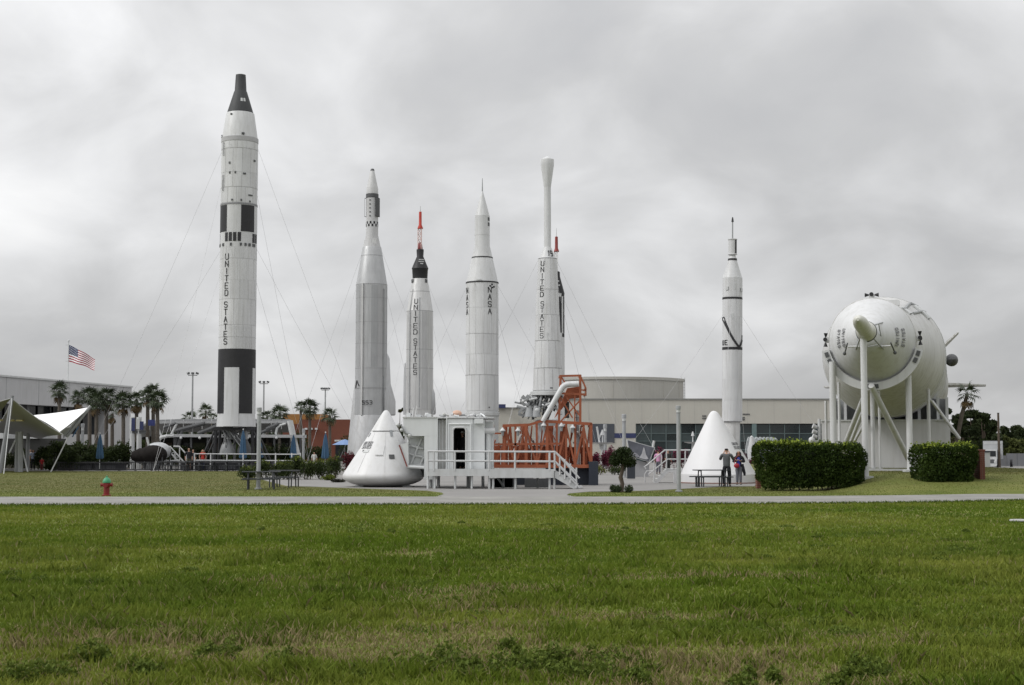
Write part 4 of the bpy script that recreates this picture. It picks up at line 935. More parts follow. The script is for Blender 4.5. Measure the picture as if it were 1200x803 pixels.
# recessed lattice side
wbox('recess_panel', 478, 511, 497, 547, .7, .8, wgrey)
for p0, p1 in (((479, 512), (496.5, 512)), ((479, 522), (496.5, 526)), ((479, 532), (496.5, 536)), ((480, 545.5), (497, 545.5)), ((478.5, 513), (479, 546)), ((481, 545), (494, 514)), ((492, 545.5), (496.5, 536)), ((480, 514), (474, 508))):
    bar(wr, 'recess_rib', at(p0[0], p0[1], Yw + .6), at(p1[0], p1[1], Yw + .6), .045, wgrey)
wd = MB(); wd.prism([at(468, 521.5, Yw + .15), at(478.5, 518.5, Yw + .15), at(478.8, 546.5, Yw + .15), at(476.5, 546.5, Yw + .15)], (0, 2.2, 0)); wdo = wd.build('hatch_seal', wgrey, wr, world=True, smooth=False)
bar(wdo, 'red_edge', at(467.8, 521.5, Yw + .12), at(477, 547, Yw + .12), .03, M('seal_red', (.2, .05, .04))); 
bar(wr, 'lower_beam', at(476, 546.8, Yw + .2), at(499, 548.2, Yw + .2), .07, wgrey)
# bellows
wbox('bellows_back', 512, 491, 523.5, 551, .35, 2.9, lightgrey)
for k in range(6): bar(wr, 'bellows_fold', at(513.2 + k * 1.85, 492, Yw + .3), at(513.2 + k * 1.85, 551, Yw + .3), .042 + .012 * (k % 2), lightgrey if k % 2 else M('bellows_grey', (.4, .4, .385), .7, streak=.4), n=8)
wbox('bellows_side', 511.8, 490, 513, 551, -.05, .4, wgrey); wbox('bellows_side', 522.6, 490, 524, 551, -.05, .4, wgrey)
# front wall with an arched doorway
def xx(px): return at(px, 530, Yw).x
def zz_(py): return at(600, py, Yw).z
wbox('front_wall', 524, 491, 529.6, 550.5, .0, .25, wgrey); wbox('front_wall', 547.2, 491, 554, 550.5, 0, .25, wgrey)
arch = [(529.6, 491), (547.2, 491), (547.2, 505)] + [(547.2 - 4.2 + 4.2 * math.cos(t), 505 - 5 * math.sin(t)) for t in np.linspace(.2, math.pi / 2, 6)] + [(529.6 + 4.2 - 4.2 * math.sin(t), 505 - 5 * math.cos(t)) for t in np.linspace(0, math.pi / 2 - .2, 6)] + [(529.6, 505)]
MB().prism([(xx(px), Yw, zz_(py)) for px, py in arch], (0, .25, 0)).build('door_head', wgrey, wr, world=True, smooth=False)
fr = [(530.6, 550)] + [(530.6, 506)] + [(530.6 + 3.6 - 3.6 * math.cos(t), 505.5 - 4.6 * math.sin(t)) for t in np.linspace(0, math.pi / 2, 6)] + [(546.2 - 3.6 + 3.6 * math.cos(t), 505.5 - 4.6 * math.sin(t)) for t in np.linspace(math.pi / 2, 0, 6)] + [(546.2, 550)]
MB().path([(xx(px), Yw - .02, zz_(py)) for px, py in fr], .04, 8).build('door_frame', white, wr, world=True)
for a_, b_ in (((525.5, 497), (551.5, 497)), ((525.5, 497), (525.5, 550)), ((551.5, 497), (551.5, 550))): bar(wr, 'wall_rib', at(a_[0], a_[1], Yw - .01), at(b_[0], b_[1], Yw - .01), .04, wgrey)
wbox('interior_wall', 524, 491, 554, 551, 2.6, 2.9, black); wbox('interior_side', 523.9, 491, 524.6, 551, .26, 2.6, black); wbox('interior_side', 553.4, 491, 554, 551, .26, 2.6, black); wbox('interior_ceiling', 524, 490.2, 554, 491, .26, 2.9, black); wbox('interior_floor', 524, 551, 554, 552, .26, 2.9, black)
wbox('right_box', 554, 491.5, 568, 551, .05, 2.8, wgrey); wbox('vent_box', 556, 491, 566.5, 496.5, -.25, .04, wgrey); wbox('step_box', 568, 494, 578, 551, .5, 2.8, wgrey)
bar(wr, 'horizontal_pipe', at(568, 505, Yw + .25), at(580, 505, Yw + .25), .13, white, n=16); bar(wr, 'upright_pipe', at(572, 508, Yw + .35), at(572, 551, Yw + .35), .12, wgrey, n=14)
wbox('top_edge', 471.8, 488.6, 512.5, 489.6, -.04, 3.04, white); wbox('top_edge', 512.5, 489.2, 579, 490.4, -.04, 3.04, white)
random.seed(3)
for k in range(26):
    px0 = random.uniform(474, 575); bar(wr, 'roof_pipe', at(px0, random.uniform(486.5, 488.8), Yw + random.uniform(.2, 1.5)), at(px0 + random.uniform(-7, 8), random.uniform(484, 488.5), Yw + random.uniform(.2, 1.5)), random.uniform(.02, .06), [white, wgrey, grey, MATS['bellows_grey']][k % 4])
for px, py in ((476, 484), (488, 486), (500, 485.5)): blk(wr, 'roof_unit', at(px, 489, Yw + .5), at(px + 5, py, Yw + .5) + Vector((0, .6, 0)), wgrey)
for px, py in ((483, 478), (486.5, 476)): bar(wr, 'roof_frame', at(px, 489, Yw + .4), at(px + 2, py, Yw + .4), .03, white)
MB().ball(at(535.5, 484.5, Yw + 1) - wr.location, .16, 12, (1.4, 1, .9)).build('roof_dome', M('peach', (.55, .36, .27)), wr)
MB().path([at(x_, y_, Yw - .05) for x_, y_ in ((466, 499), (470, 498), (472, 503), (476, 508), (481, 509))], .045, 8).build('hose', grey, wr, world=True)
for px, py in ((466, 498), (470.5, 504), (480, 510.5)): MB().ball(at(px, py, Yw - .08) - wr.location, .08, 8).build('fitting', lightgrey, wr)
for px in (505, 514, 550, 566): bar(wr, 'leg', on(px, Yw + 1.5), at(px, 552, Yw + 1.5), .07, lightgrey)

# ---- viewing platform with rails and steps
Yp = 64.6
pf = thing('viewing_platform', 'long grey raised platform with white railings and steps in front of the white room', 'platform', on(575, Yp))
def pp(px, py, dy=0): return at(px, py, Yp + dy)
zdk = pp(540, 550.4).z
blk(pf, 'deck', (pp(501, 550).x, Yp, zdk - .12), (pp(651, 550).x, Yp + 1.35, zdk), lightgrey)
blk(pf, 'fascia', (pp(501, 550).x, Yp - .05, zdk - .28), (pp(573, 550).x, Yp - .004, zdk + .03), lightgrey); blk(pf, 'fascia', (pp(573, 550).x, Yp - .06, zdk - .36), (pp(649, 550).x, Yp - .006, zdk + .02), lightgrey)
for px in (501.5, 508.5, 533, 573, 603.5, 644, 650): bar(pf, 'rail_post', pp(px, 552, -.03), pp(px, 529, -.03), .045, white_rail)
for y0, y1 in ((529, 529.6), (540, 541)):
    bar(pf, 'top_rail' if y0 < 535 else 'mid_rail', pp(501, y0, -.03), pp(650.5, y1, -.03), .042, white_rail)
    bar(pf, 'return_rail', pp(501.5, y0, -.03), pp(501.5, y0, -.03) + Vector((0, 1.3, 0)), .04, white_rail)
    bar(pf, 'stair_rail', pp(650.5, y1, -.03), pp(679, y1 + 23 + (8 if y0 > 535 else 8), -.03), .042, white_rail); bar(pf, 'stair_rail', pp(650.5, y1, 1.3), pp(676, y1 + 24, 1.3), .04, white_rail)
for px, dy in ((656, 4), (662, 8.5), (668.5, 14), (675.5, 19)): bar(pf, 'stair_post', pp(px, 553 + dy * 1.0, -.03), pp(px, 530 + dy * .95, -.03), .036, white_rail)
for px in (501.5, 509.5, 533.5, 553, 573.4, 578, 604, 644, 649.5): bar(pf, 'leg', on(px, Yp + .1), pp(px, 552, .1), .05, lightgrey)
for px in (508, 548, 590, 630): bar(pf, 'leg', on(px, Yp + 1.25), pp(px, 552, 1.25), .05, grey)
for k in range(6):
    f = k / 6; x_ = pp(651, 550).x + f * 1.05; z_ = zdk * (1 - (k + 1) / 7); blk(pf, 'tread', (x_, Yp + .05, z_ - .04), (x_ + .3, Yp + 1.28, z_), lightgrey)
for dy in (0, 1.28): MB().prism([(pp(650, 550).x, Yp + dy, zdk), (pp(650, 550).x + 1.15, Yp + dy, .1), (pp(650, 550).x + 1.15, Yp + dy, .02), (pp(650, 550).x + .8, Yp + dy, .02), (pp(650, 550).x, Yp + dy, zdk - .35)], (0, .05, 0)).build('stringer', lightgrey, pf, world=True, smooth=False)
for px in (577, 582, 620): blk(pf, 'floor_unit', on(px - 5, Yp + 2.4), at(px + 24, 561, Yp + 2.4) + Vector((0, .8, 0)), darkgrey)
bar(pf, 'brace', pp(578, 553, .6), on(590, Yp + .9) + Vector((0, 0, .1)), .05, grey)

# ---- orange access arm
Yo = 71.0
oa = thing('access_arm', 'rust orange lattice access arm with a tall frame and a white elbow pipe', 'access arm', on(640, Yo))
def op(px, py, dy=0): return at(px, py, Yo + dy)
D = 2.2
x0o, x1o = 577, 693.5
def ob(name, p, q_, wd=.1, dy0=0, dy1=None): beam(oa, name, op(p[0], p[1], dy0), op(q_[0], q_[1], dy0 if dy1 is None else dy1), wd, orange)
for dy in (0, D):
    ob('chord', (589, 499), (620, 498), .13, dy); ob('chord', (620, 498), (634, 493.6), .12, dy); ob('chord', (634, 493.6), (693.5, 497), .14, dy); ob('chord', (x0o, 546.5), (x1o, 546.5), .16, dy); ob('chord', (x0o, 521), (660, 520), .1, dy); ob('chord', (577.5, 521), (577.5, 508), .08, dy); ob('chord', (577.5, 508), (590, 508), .08, dy)
bays = [577.5, 590.5, 604, 616.5, 629, 641, 652.5, 663.5, 674, 684, 692.5]
for i, b_ in enumerate(bays):
    top = 499 if b_ > 588 else 508
    for dy in (0, D): ob('post', (b_, 547), (b_, top if b_ < 620 else 496), .14 if i in (1, 3, 5, 10) else .1, dy)
    beam(oa, 'cross_beam', op(b_, 546.4), op(b_, 546.4) + Vector((0, D, 0)), .1, orange)
    beam(oa, 'cross_beam', op(b_, 499), op(b_, 499) + Vector((0, D, 0)), .09, orange)
    if i < len(bays) - 1:
        c_ = bays[i + 1]
        for dy in (0, D):
            if i % 2 == 0: ob('brace', (b_, 546), (c_, 500 if b_ > 588 else 521), .085, dy)
            else: ob('brace', (b_, 500), (c_, 546), .085, dy)
        ob('brace', (b_ + 2, 545), (b_ + 7, 499 if b_ > 588 else 521), .07, D * .5)
# slanting web plates of the arm
for k, (xa, xb) in enumerate(((591, 595), (596.5, 599), (612, 619), (640, 647), (657, 664), (613.5, 617))):
    MB().prism([op(xa, 499, .9 + .02 * k), op(xb, 499, .9 + .02 * k), op(xb + (4 if k % 2 else -3), 546, .9 + .02 * k), op(xa + (3 if k % 2 else -4), 546, .9 + .02 * k)], (0, .06, 0)).build('web_plate', orange, oa, world=True, smooth=False)
for k in range(9):
    xa = 578 + k * 9; blk(oa, 'side_panel', op(xa, 545.5, 1.3 + .006 * k), op(xa + 8.4, 522.5, 1.3 + .006 * k) + Vector((0, .05, 0)), orange)
for k in range(5): blk(oa, 'side_panel', op(661 + k * 6.5, 545, D + .1), op(667 + k * 6.5, 524, D + .1) + Vector((0, .05, 0)), orange)
blk(oa, 'floor_plate', op(577, 547.6), op(693, 545.4) + Vector((0, D, 0)), orange)
# inside clutter
for k in range(24):
    px = random.uniform(579, 690); bar(oa, 'pipe', op(px, random.uniform(503, 520), random.uniform(.4, 1.9)), op(px + random.uniform(-12, 12), random.uniform(515, 544), random.uniform(.4, 1.9)), random.uniform(.025, .05), [orange, orange, wgrey, grey][k % 4])
for px, w_ in ((628, 3.2), (649, 3.4), (618, 2)):
    MB().prism([op(px, 499, 1.5), op(px + w_, 499, 1.5), op(px + w_ + 1.5, 526, 1.5), op(px + 1, 526, 1.5)], (0, .1, 0)).build('white_panel', wgrey, oa, world=True, smooth=False)
for px, py in ((589, 505), (607, 505), (637, 499), (658, 499.5), (671, 501.5)):
    c_ = op(px, py, -.15); lp = MB().lathe([(c_.z - .02, .135), (c_.z + .02, .14), (c_.z + .1, .06), (c_.z + .16, .03)], 18, (c_.x - oa.location.x, c_.y - oa.location.y)).build('lamp_shade', white, oa)
    MB().lathe([(c_.z - .24, .05), (c_.z - .02, .085)], 14, (c_.x - oa.location.x, c_.y - oa.location.y)).build('lamp_body', grey, lp)
# tall frame
for dy in (0, 1.6):
    ob('frame_post', (655, 495), (657, 440.5), .11, dy); ob('frame_post', (680, 495), (680, 440.5), .11, dy); ob('frame_post', (673.5, 495), (673.5, 462), .06, dy)
    ob('frame_beam', (656.5, 440.8), (681, 440.2), .1, dy); ob('frame_beam', (655.5, 461), (687, 462.5), .1, dy); ob('frame_beam', (680, 440.5), (686.5, 455), .08, dy); ob('frame_beam', (686.5, 455), (686.5, 464), .07, dy); ob('frame_beam', (680, 457), (687, 457.5), .07, dy)
    ob('frame_brace', (657.5, 441.5), (663, 450), .07, dy); ob('frame_brace', (657, 466), (671, 490), .07, dy); ob('frame_brace', (681, 468), (657, 494), .07, dy); ob('frame_brace', (664, 466), (679, 487), .06, dy)
for px, py in ((656.5, 440.8), (680.5, 440.5), (655.5, 461), (686.5, 462.5), (686.5, 456)): beam(oa, 'frame_beam', op(px, py), op(px, py) + Vector((0, 1.6, 0)), .08, orange)
MB().prism([op(665, 455, .3), op(679, 453, .3), op(679, 466, .3), op(668, 467, .3), op(655, 484, .3), op(650, 490, .3)], (0, .9, 0)).build('gusset', orange, oa, world=True, smooth=False)
pipe = MB().path([op(x_, y_, -.1) for x_, y_ in ((636, 494), (640, 487), (657.5, 456.5), (659.5, 453.5), (662, 451.5), (665, 450.6), (669, 450.2), (678, 450))], [.105, .12] + [.135] * 6, 16).build('elbow_pipe', white, oa, world=True)
blk(oa, 'dark_panel', op(662, 490, .8), op(667, 471, .8) + Vector((0, .3, 0)), darkgrey)
blk(oa, 'base_block', on(640, Yo + .4), op(697, 548, .4) + Vector((0, 1.6, 0)), M('base_navy', (.022, .027, .04), .6)); blk(oa, 'base_block', on(582, Yo + .4), op(625, 552, .4) + Vector((0, 1.6, 0)), MATS['base_navy'])
blk(oa, 'base_step', on(690, Yo - .2), at(701, 541, Yo - .2) + Vector((0, 1.2, 0)), MATS['base_navy'])

# ---- white cone with steps at the right
Yq = 75.8
cq = thing('capsule', 'white cone capsule with a low skirt and steps, behind the couple', 'capsule', on(841.5, Yq))
mb = MB(); zt_, zb_ = zr(482, 1, Yq)[0], zr(555, 1, Yq)[0]
def cax(r, a_, z): return (r * math.sin(a_) + -4.5 * px_m(Yq) * max(0, min(1, (z - zb_) / (zt_ - zb_))), -r * math.cos(a_), z)
CQ = [zr(py, hw, Yq) for py, hw in ((481.6, .3), (482, 2.2), (483.5, 4.2), (486, 6.2), (554, 43.2), (555.5, 44))][::-1]
mb.lathe(CQ, 72, axis=cax).build('cone', M('cone_white', (.62, .62, .625), .5, var=.04, scale=.5, streak=.15, dirt=(.5, .49, .46)), cq)
MB().lathe([(.05, 44.4 * px_m(Yq)), (zb_ - .02, 44.2 * px_m(Yq)), (zb_ - .01, 43.5 * px_m(Yq))], 72).build('skirt', MATS['cone_white'], cq)
MB().lathe([(.013, 44.8 * px_m(Yq)), (.06, 44.8 * px_m(Yq))], 72).build('base_ring', M('base_rust', (.2, .1, .075), .8), cq)
qz = [p[0] for p in CQ]; qr = [p[1] for p in CQ]
def qput(px0, py0):
    def put(uu, v, l):
        z = zr(py0, 1, Yq)[0] + v * .85; r = float(np.interp(z, qz, qr)) + .012 + l * .5; ox = cax(0, 0, z)[0]
        r0 = float(np.interp(zr(py0, 1, Yq)[0], qz, qr)); a0 = math.asin(min(.97, ((px0 - 841.5) * px_m(Yq) - cax(0, 0, zr(py0, 1, Yq)[0])[0]) / r0)); a_ = a0 + uu / r
        return (r * math.sin(a_) + ox, -r * math.cos(a_), z)
    return put
for txt, px0, py0 in (('UNITED', 855.4, 521.5), ('STATES', 857.6, 526)):
    mb = MB(); letters(mb, txt, .15, .08, .115, .022, qput(px0, py0), False); mb.build('lettering', MATS['faded_letter_grey'], cq, smooth=False)
st = thing('steps', 'white metal steps with railings climbing to the white cone at the right', 'steps', on(785, Yq + .1))
def sp(px, py, dy=0): return at(px, py, Yq + .1 + dy)
for dy in (0, 1.1):
    MB().prism([sp(765, 566.5, dy), sp(770, 567.5, dy), sp(783, 553.5, dy), sp(806, 553.5, dy), sp(806, 549.6, dy), sp(781, 549.6, dy)], (0, .06, 0)).build('stringer', white_rail, st, world=True, smooth=False)
    MB().path([sp(x_, y_, dy) for x_, y_ in ((757, 549.5), (755, 547), (757, 546.2), (779, 527.6), (809, 527.6))], .036, 8).build('top_rail', white_rail, st, world=True)
    MB().path([sp(x_, y_, dy) for x_, y_ in ((760, 556), (782, 538.2), (808, 538.2))], .03, 8).build('mid_rail', white_rail, st, world=True)
    for x_, y0_, y1_ in ((766.5, 564, 540.5), (775, 556, 532.5), (781, 551, 528), (795, 551, 528), (803, 551, 528)): bar(st, 'rail_post', sp(x_, y0_, dy), sp(x_, y1_, dy), .032, white_rail)
MB().path([sp(x_, y_, .5) for x_, y_ in ((756, 567), (755.5, 556), (758, 552), (766, 552), (768, 556))], .028, 8).build('guard_rail', white_rail, st, world=True)
for k in range(5): q0 = sp(767 + k * 3.2, 564 - k * 3.2); blk(st, 'tread', (q0.x, Yq + .16, q0.z - .03), (q0.x + .25, Yq + 1.2, q0.z), lightgrey)
blk(st, 'landing', sp(781, 551), sp(807, 549.4) + Vector((0, 1.1, 0)), lightgrey)
for px in (790, 792): bar(st, 'leg', on(px, Yq + .15), sp(px, 552, .05), .06, white_rail)

# ------------------------------------------------------------------ street furniture
def light_column(px, ytop, ybase, label, d=5.0, Y=None):
    Y = Y or gY(ybase); t = thing('light_column', label, 'light post', on(px, Y), group='grey cylindrical light columns'); m = px_m(Y); zt_ = at(px, ytop, Y).z; r = d * m / 2
    MB().lathe([(0, r * 1.0), (zt_ - 8.6 * m, r * .92)], 20).build('post', post_grey, t); MB().lathe([(0, r * 1.7), (.05, r * 1.7), (.07, r)], 20).build('base_plate', grey, t)
    MB().lathe([(zt_ - 8.8 * m, r * 1.12), (zt_ - 7.8 * m, r * 1.12)], 20).build('collar', grey, t)
    MB().lathe([(zt_ - 7.8 * m, r * .95), (zt_ - 4.4 * m, r * .95)], 20).build('lamp_lens', lightgrey, t)
    MB().lathe([(zt_ - 4.4 * m, r * 1.22), (zt_ - .5 * m, r * 1.22), (zt_, r * 1.0)], 20).build('lamp_head', post_grey, t); return t
light_column(303.2, 477.5, 573.5, 'tall grey light column standing beside the left picnic table')
light_column(795.2, 475.5, 576.5, 'tall grey light column in front of the white cone steps', 5.0)
light_column(677, 481, 568.5, 'grey light column in front of the orange arm', 4.6)
light_column(709.2, 497.5, 548, 'short grey light column among the crimson shrubs', 3.8)
light_column(731.4, 485.5, 560, 'grey light column behind the tilted picture board', 4.6)
light_column(32.5, 489.5, 550.5, 'grey light column before the shade sail at far left', 4.6)
light_column(96.3, 496.5, 548, 'grey light column under the tip of the white sail', 3.6)
light_column(355.6, 502.5, 549, 'thin grey light column at the end of the metal canopy', 3.0)
light_column(865.6, 500.5, 546, 'grey light column just right of the slim white rocket', 3.6)

def high_mast(px, ytop, Y, label, n=3):
    t = thing('floodlight_mast', label, 'floodlight', on(px, Y), group='tall floodlight masts on the skyline'); z = at(px, ytop + 3, Y).z
    bar(t, 'pole', (0, 0, 0), (0, 0, z), .17, grey, world=False, r1=.10); bar(t, 'crossarm', (-.62, 0, z - .1), (.62, 0, z - .1), .06, grey, world=False)
    for k in range(n):
        x_ = -.6 + 1.2 * k / (n - 1); MB().box((x_, 0, z + .16), (.34, .4, .26), M4=Matrix.Rotation((x_) * .5, 3, 'Y')).build('lamp_head', darkgrey, t, smooth=False)
high_mast(224.5, 436, 200, 'floodlight mast left of the tallest rocket', 3); high_mast(308.3, 446, 220, 'floodlight mast right of the tallest rocket', 3); high_mast(380.6, 453.5, 240, 'floodlight mast above the terracotta building', 4)

def picnic(loc, rz, label, w=1.0):
    t = thing('picnic_table', label, 'picnic table', loc, rz); dk = M('table_coating', (.03, .033, .037), .5)
    for k in range(5): MB().box((0, -.30 + k * .15, .755), (1.65 * w, .138, .04)).build('tabletop_plank', dk, t, smooth=False)
    for sy in (-1, 1):
        for k in range(2): MB().box((0, sy * (.72 + .14 * k), .45), (1.65 * w, .128, .04)).build('bench_plank', dk, t, smooth=False)
    for sx in (-1, 1):
        MB().path([(sx * .55 * w, -.88, .0), (sx * .55 * w, -.86, .43), (sx * .55 * w, -.4, .43), (sx * .55 * w, -.3, .73), (sx * .55 * w, .3, .73), (sx * .55 * w, .4, .43), (sx * .55 * w, .86, .43), (sx * .55 * w, .88, 0)], .03, 8).build('frame', dk, t)
        for sy in (-1, 1): bar(t, 'leg', (sx * .55 * w, sy * .36, .5), (sx * .55 * w, sy * .42, 0), .03, dk, world=False)
    return t
g = gpt(834, 570.5); picnic((g.x, g.y, .012), R(4), 'dark picnic table beside the standing couple'); 
b = thing('bench', 'small dark end bench left of the picnic table by the couple', 'bench', gpt(816, 571)); b.location.z = .012
dk = MATS['table_coating']; 
for k in range(2): MB().box((0, -.08 + .16 * k, .47), (.62, .15, .045)).build('seat_plank', dk, b, smooth=False)
bar(b, 'leg', (-.0, 0, 0), (-.0, 0, .45), .045, dk, world=False); bar(b, 'foot', (-.0, -.16, .03), (.12, .16, .03), .03, dk, world=False); bar(b, 'leg', (.14, 0, 0), (.14, 0, .45), .03, dk, world=False)
g = gpt(306, 573.5); picnic((g.x, g.y, 0), R(8), 'dark picnic table on the left lawn beside the light column'); g = gpt(322, 572); picnic((g.x + .2, g.y + 1.4, 0), R(-6), 'dark picnic table just behind the one beside the light column', .8)

base_t = None
for k in range(7):
    px = 196 + k * 15.5; q_ = on(px, 116.5 - (k % 2) * 1.2, .012)
    if base_t is None: base_t = picnic(q_, 0, 'dark picnic table in the row behind the black railing under the tallest rocket', .95); base_t['group'] = 'dark picnic tables in a row under the tallest rocket'; tbl = base_t
    else: tbl = copy_tree(base_t); tbl.location = q_
    tbl.rotation_euler.z = R(-12 + 9 * (k % 3))
pv = thing('pavilion', 'long dark open fronted pavilion behind the grey metal canopy', 'pavilion', on(250, 158))
blk(pv, 'rear_wall', on(160, 160), at(342, 511, 160) + Vector((0, .3, 0)), M('pavilion_dark', (.03, .03, .026), .8)); blk(pv, 'roof_slab', at(158, 511.3, 157.5), at(344, 509.6, 157.5) + Vector((0, 3, 0)), darkgrey)
for k in range(10): blk(pv, 'column', on(164 + k * 19.5, 157.8), at(166.5 + k * 19.5, 511.4, 157.8) + Vector((0, .25, 0)), darkgrey)
for k in range(9): blk(pv, 'wall_panel', at(167.5 + k * 19.5, 536, 159.8), at(182 + k * 19.5, 519, 159.8) + Vector((0, .08, 0)), [M('pavilion_olive', (.05, .055, .03), .8), M('pavilion_brown', (.07, .05, .035), .8), darkwin][k % 3])
# fire hydrant
g = gpt(124.8, 581); hy = thing('fire_hydrant', 'red fire hydrant with a green cap on the left lawn', 'hydrant', g)
hr = M('hydrant_red', (.19, .014, .016), .45, var=.2); hg = M('hydrant_green', (.05, .26, .13), .45, var=.15)
MB().lathe([(0, .17), (.04, .17), (.05, .11), (.30, .105), (.34, .13), (.38, .15), (.42, .15), (.43, .12), (.48, .12)], 24).build('barrel', hr, hy)
MB().lathe([(.48, .15), (.52, .155), (.60, .13), (.66, .08), (.68, .035), (.74, .035), (.745, .01)], 24).build('bonnet', hg, hy)
for sx in (-1, 1): MB().tube((0, 0, .40), (sx * .19, 0, .40), .055, n=14).tube((sx * .17, 0, .40), (sx * .22, 0, .40), .07, n=6).build('side_nozzle', hr, hy)
MB().tube((0, 0, .38), (0, -.18, .38), .075, n=16).tube((0, -.17, .38), (0, -.22, .38), .09, n=6).build('front_nozzle', hr, hy)
g = gpt(1196, 611.5); MB(g).lathe([(0, .26), (.02, .26), (.035, .24), (.036, .01)], 24, (g.x, g.y)).build('utility_cover', M('cover_concrete', (.34, .34, .33), .9), None)
o = bpy.data.objects['utility_cover']; o.location = (g.x, g.y, .02); tag(o, 'small round pale cover set in the lawn at the right edge', 'cover')

def umbrella(px, ytop, Y, label, ybot=None):
    t = thing('umbrella', label, 'umbrella', on(px, Y), group='closed blue umbrellas'); z = at(px, ytop, Y).z; h = z - .9; mb = MB(); n = 32
    pr = [(.95, .20), (1.05, .27), (1.3, .25), (z - .7, .15), (z - .25, .07), (z - .08, .02)]
    vs = [];
    for zz__, r in pr:
        for i in range(n): a_ = 2 * math.pi * i / n; rr = r * (1 + .22 * math.cos(8 * a_)); vs.append((rr * math.sin(a_), rr * math.cos(a_), zz__))
    mb.add(vs, [(k * n + i, k * n + (i + 1) % n, (k + 1) * n + (i + 1) % n, (k + 1) * n + i) for k in range(len(pr) - 1) for i in range(n)] + [tuple(range(n))[::-1]])
    mb.build('canopy', bluem, t, ang=60); bar(t, 'pole', (0, 0, 0), (0, 0, z - .1), .03, lightgrey, world=False); MB().ball((0, 0, z - .02), .06, 8).build('finial', lightgrey, t)
    MB().lathe([(0, .3), (.08, .28), (.1, .05)], 18).build('base', darkgrey, t); return t
umbrella(117, 507.5, 118, 'closed blue umbrella standing before the left palms'); umbrella(284.8, 503, 122, 'closed blue umbrella at the foot of the tallest rocket'); umbrella(343.8, 508.5, 126, 'closed blue umbrella beside the slanted canopy end strut'); umbrella(381.3, 506.5, 120, 'closed blue umbrella in front of the terracotta building'); umbrella(304.6, 512, 128, 'closed blue umbrella behind the tall light column')
t = thing('umbrella', 'open pale blue umbrella left of the grey metal rocket foot', 'umbrella', on(404, 150)); z = at(404, 515, 150).z
MB().lathe([(z - .55, 1.3), (z - .1, .35), (z, .02)], 8).build('canopy', M('pale_blue_canvas', (.17, .26, .45), .8), t, smooth=False); bar(t, 'pole', (0, 0, 0), (0, 0, z), .03, lightgrey, world=False)

# flag
Yf = 150; fp = thing('flagpole', 'tall thin white flagpole rising behind the concrete building', 'flagpole', on(77.6, Yf + 20))
zt_ = at(77.6, 399.5, Yf + 20).z; bar(fp, 'pole', (0, 0, 0), (0, 0, zt_), .1, lightgrey, world=False, r1=.06); MB().ball((0, 0, zt_), .14, 10).build('finial', lightgrey, fp)
Y_ = Yf + 20; P0 = at(79.8, 404, Y_); fl = thing('flag', 'stars and stripes flag waving from the flagpole', 'flag', P0)
fw, fh = 3.35, 1.95
def fpt(u_, v_):       # u along the fly, v down the hoist
    sag = .5 * u_ ** 1.15 * fw; wv = .16 * math.sin(u_ * 9 + v_ * 1.0) * min(1, u_ * 3); sh = .25 * u_
    return Vector((u_ * fw * .93, wv, -sag - v_ * fh * (1 - .35 * u_) + .07 * math.sin(u_ * 11 + 1) * u_))
fr_, fwm, fb = M('flag_red', (.27, .018, .035), .8), M('flag_white', (.75, .75, .75), .8), M('flag_blue', (.02, .03, .09), .8)
def fpatch(name, u0, u1, v0, v1, mat, off=.0, n=24):
    n = max(2, int(n * (u1 - u0))); T = .01; mb = MB(); A = [fpt(u0 + (u1 - u0) * i / n, v0) for i in range(n + 1)]; B = [fpt(u0 + (u1 - u0) * i / n, v1) for i in range(n + 1)]
    k = n + 1; o_ = Vector((0, -off, 0)); o2 = Vector((0, off + .006, 0)); vs = [p + o_ for p in A] + [p + o_ for p in B] + [p + o2 for p in A] + [p + o2 for p in B]
    fs = [(i, i + 1, k + i + 1, k + i) for i in range(n)] + [(2 * k + i, 3 * k + i, 3 * k + i + 1, 2 * k + i + 1) for i in range(n)]
    return mb.add(vs, fs).build(name, mat, fl, ang=80)
for k in range(13): fpatch('stripe', 0 if k > 6 else .38, 1, k / 13, (k + 1) / 13, fr_ if k % 2 == 0 else fwm)
fpatch('canton', 0, .38, 0, 7 / 13, fb, .004)
mb = MB()
for r_ in range(9):
    for c_ in range(6 if r_ % 2 == 0 else 5):
        uu, vv = .38 * (c_ * 2 + 1 + r_ % 2) / 12, 7 / 13 * (r_ + 1) / 10; c0 = fpt(uu, vv) + Vector((0, -.014, 0)); s5 = []
        for k in range(10): a_ = math.pi / 2 + k * math.pi / 5; q_ = .055 if k % 2 == 0 else .022; s5.append(c0 + Vector((q_ * math.cos(a_), 0, q_ * math.sin(a_))))
        mb.add(s5, [tuple(range(10))])
so = mb.build('stars', fwm, fl, smooth=False); so['kind'] = 'stuff'
for v_ in (0.02, .98): bar(fl, 'halyard_clip', fpt(0, v_), fpt(0, v_) + Vector((-.26, 0, 0)), .02, grey, world=False)

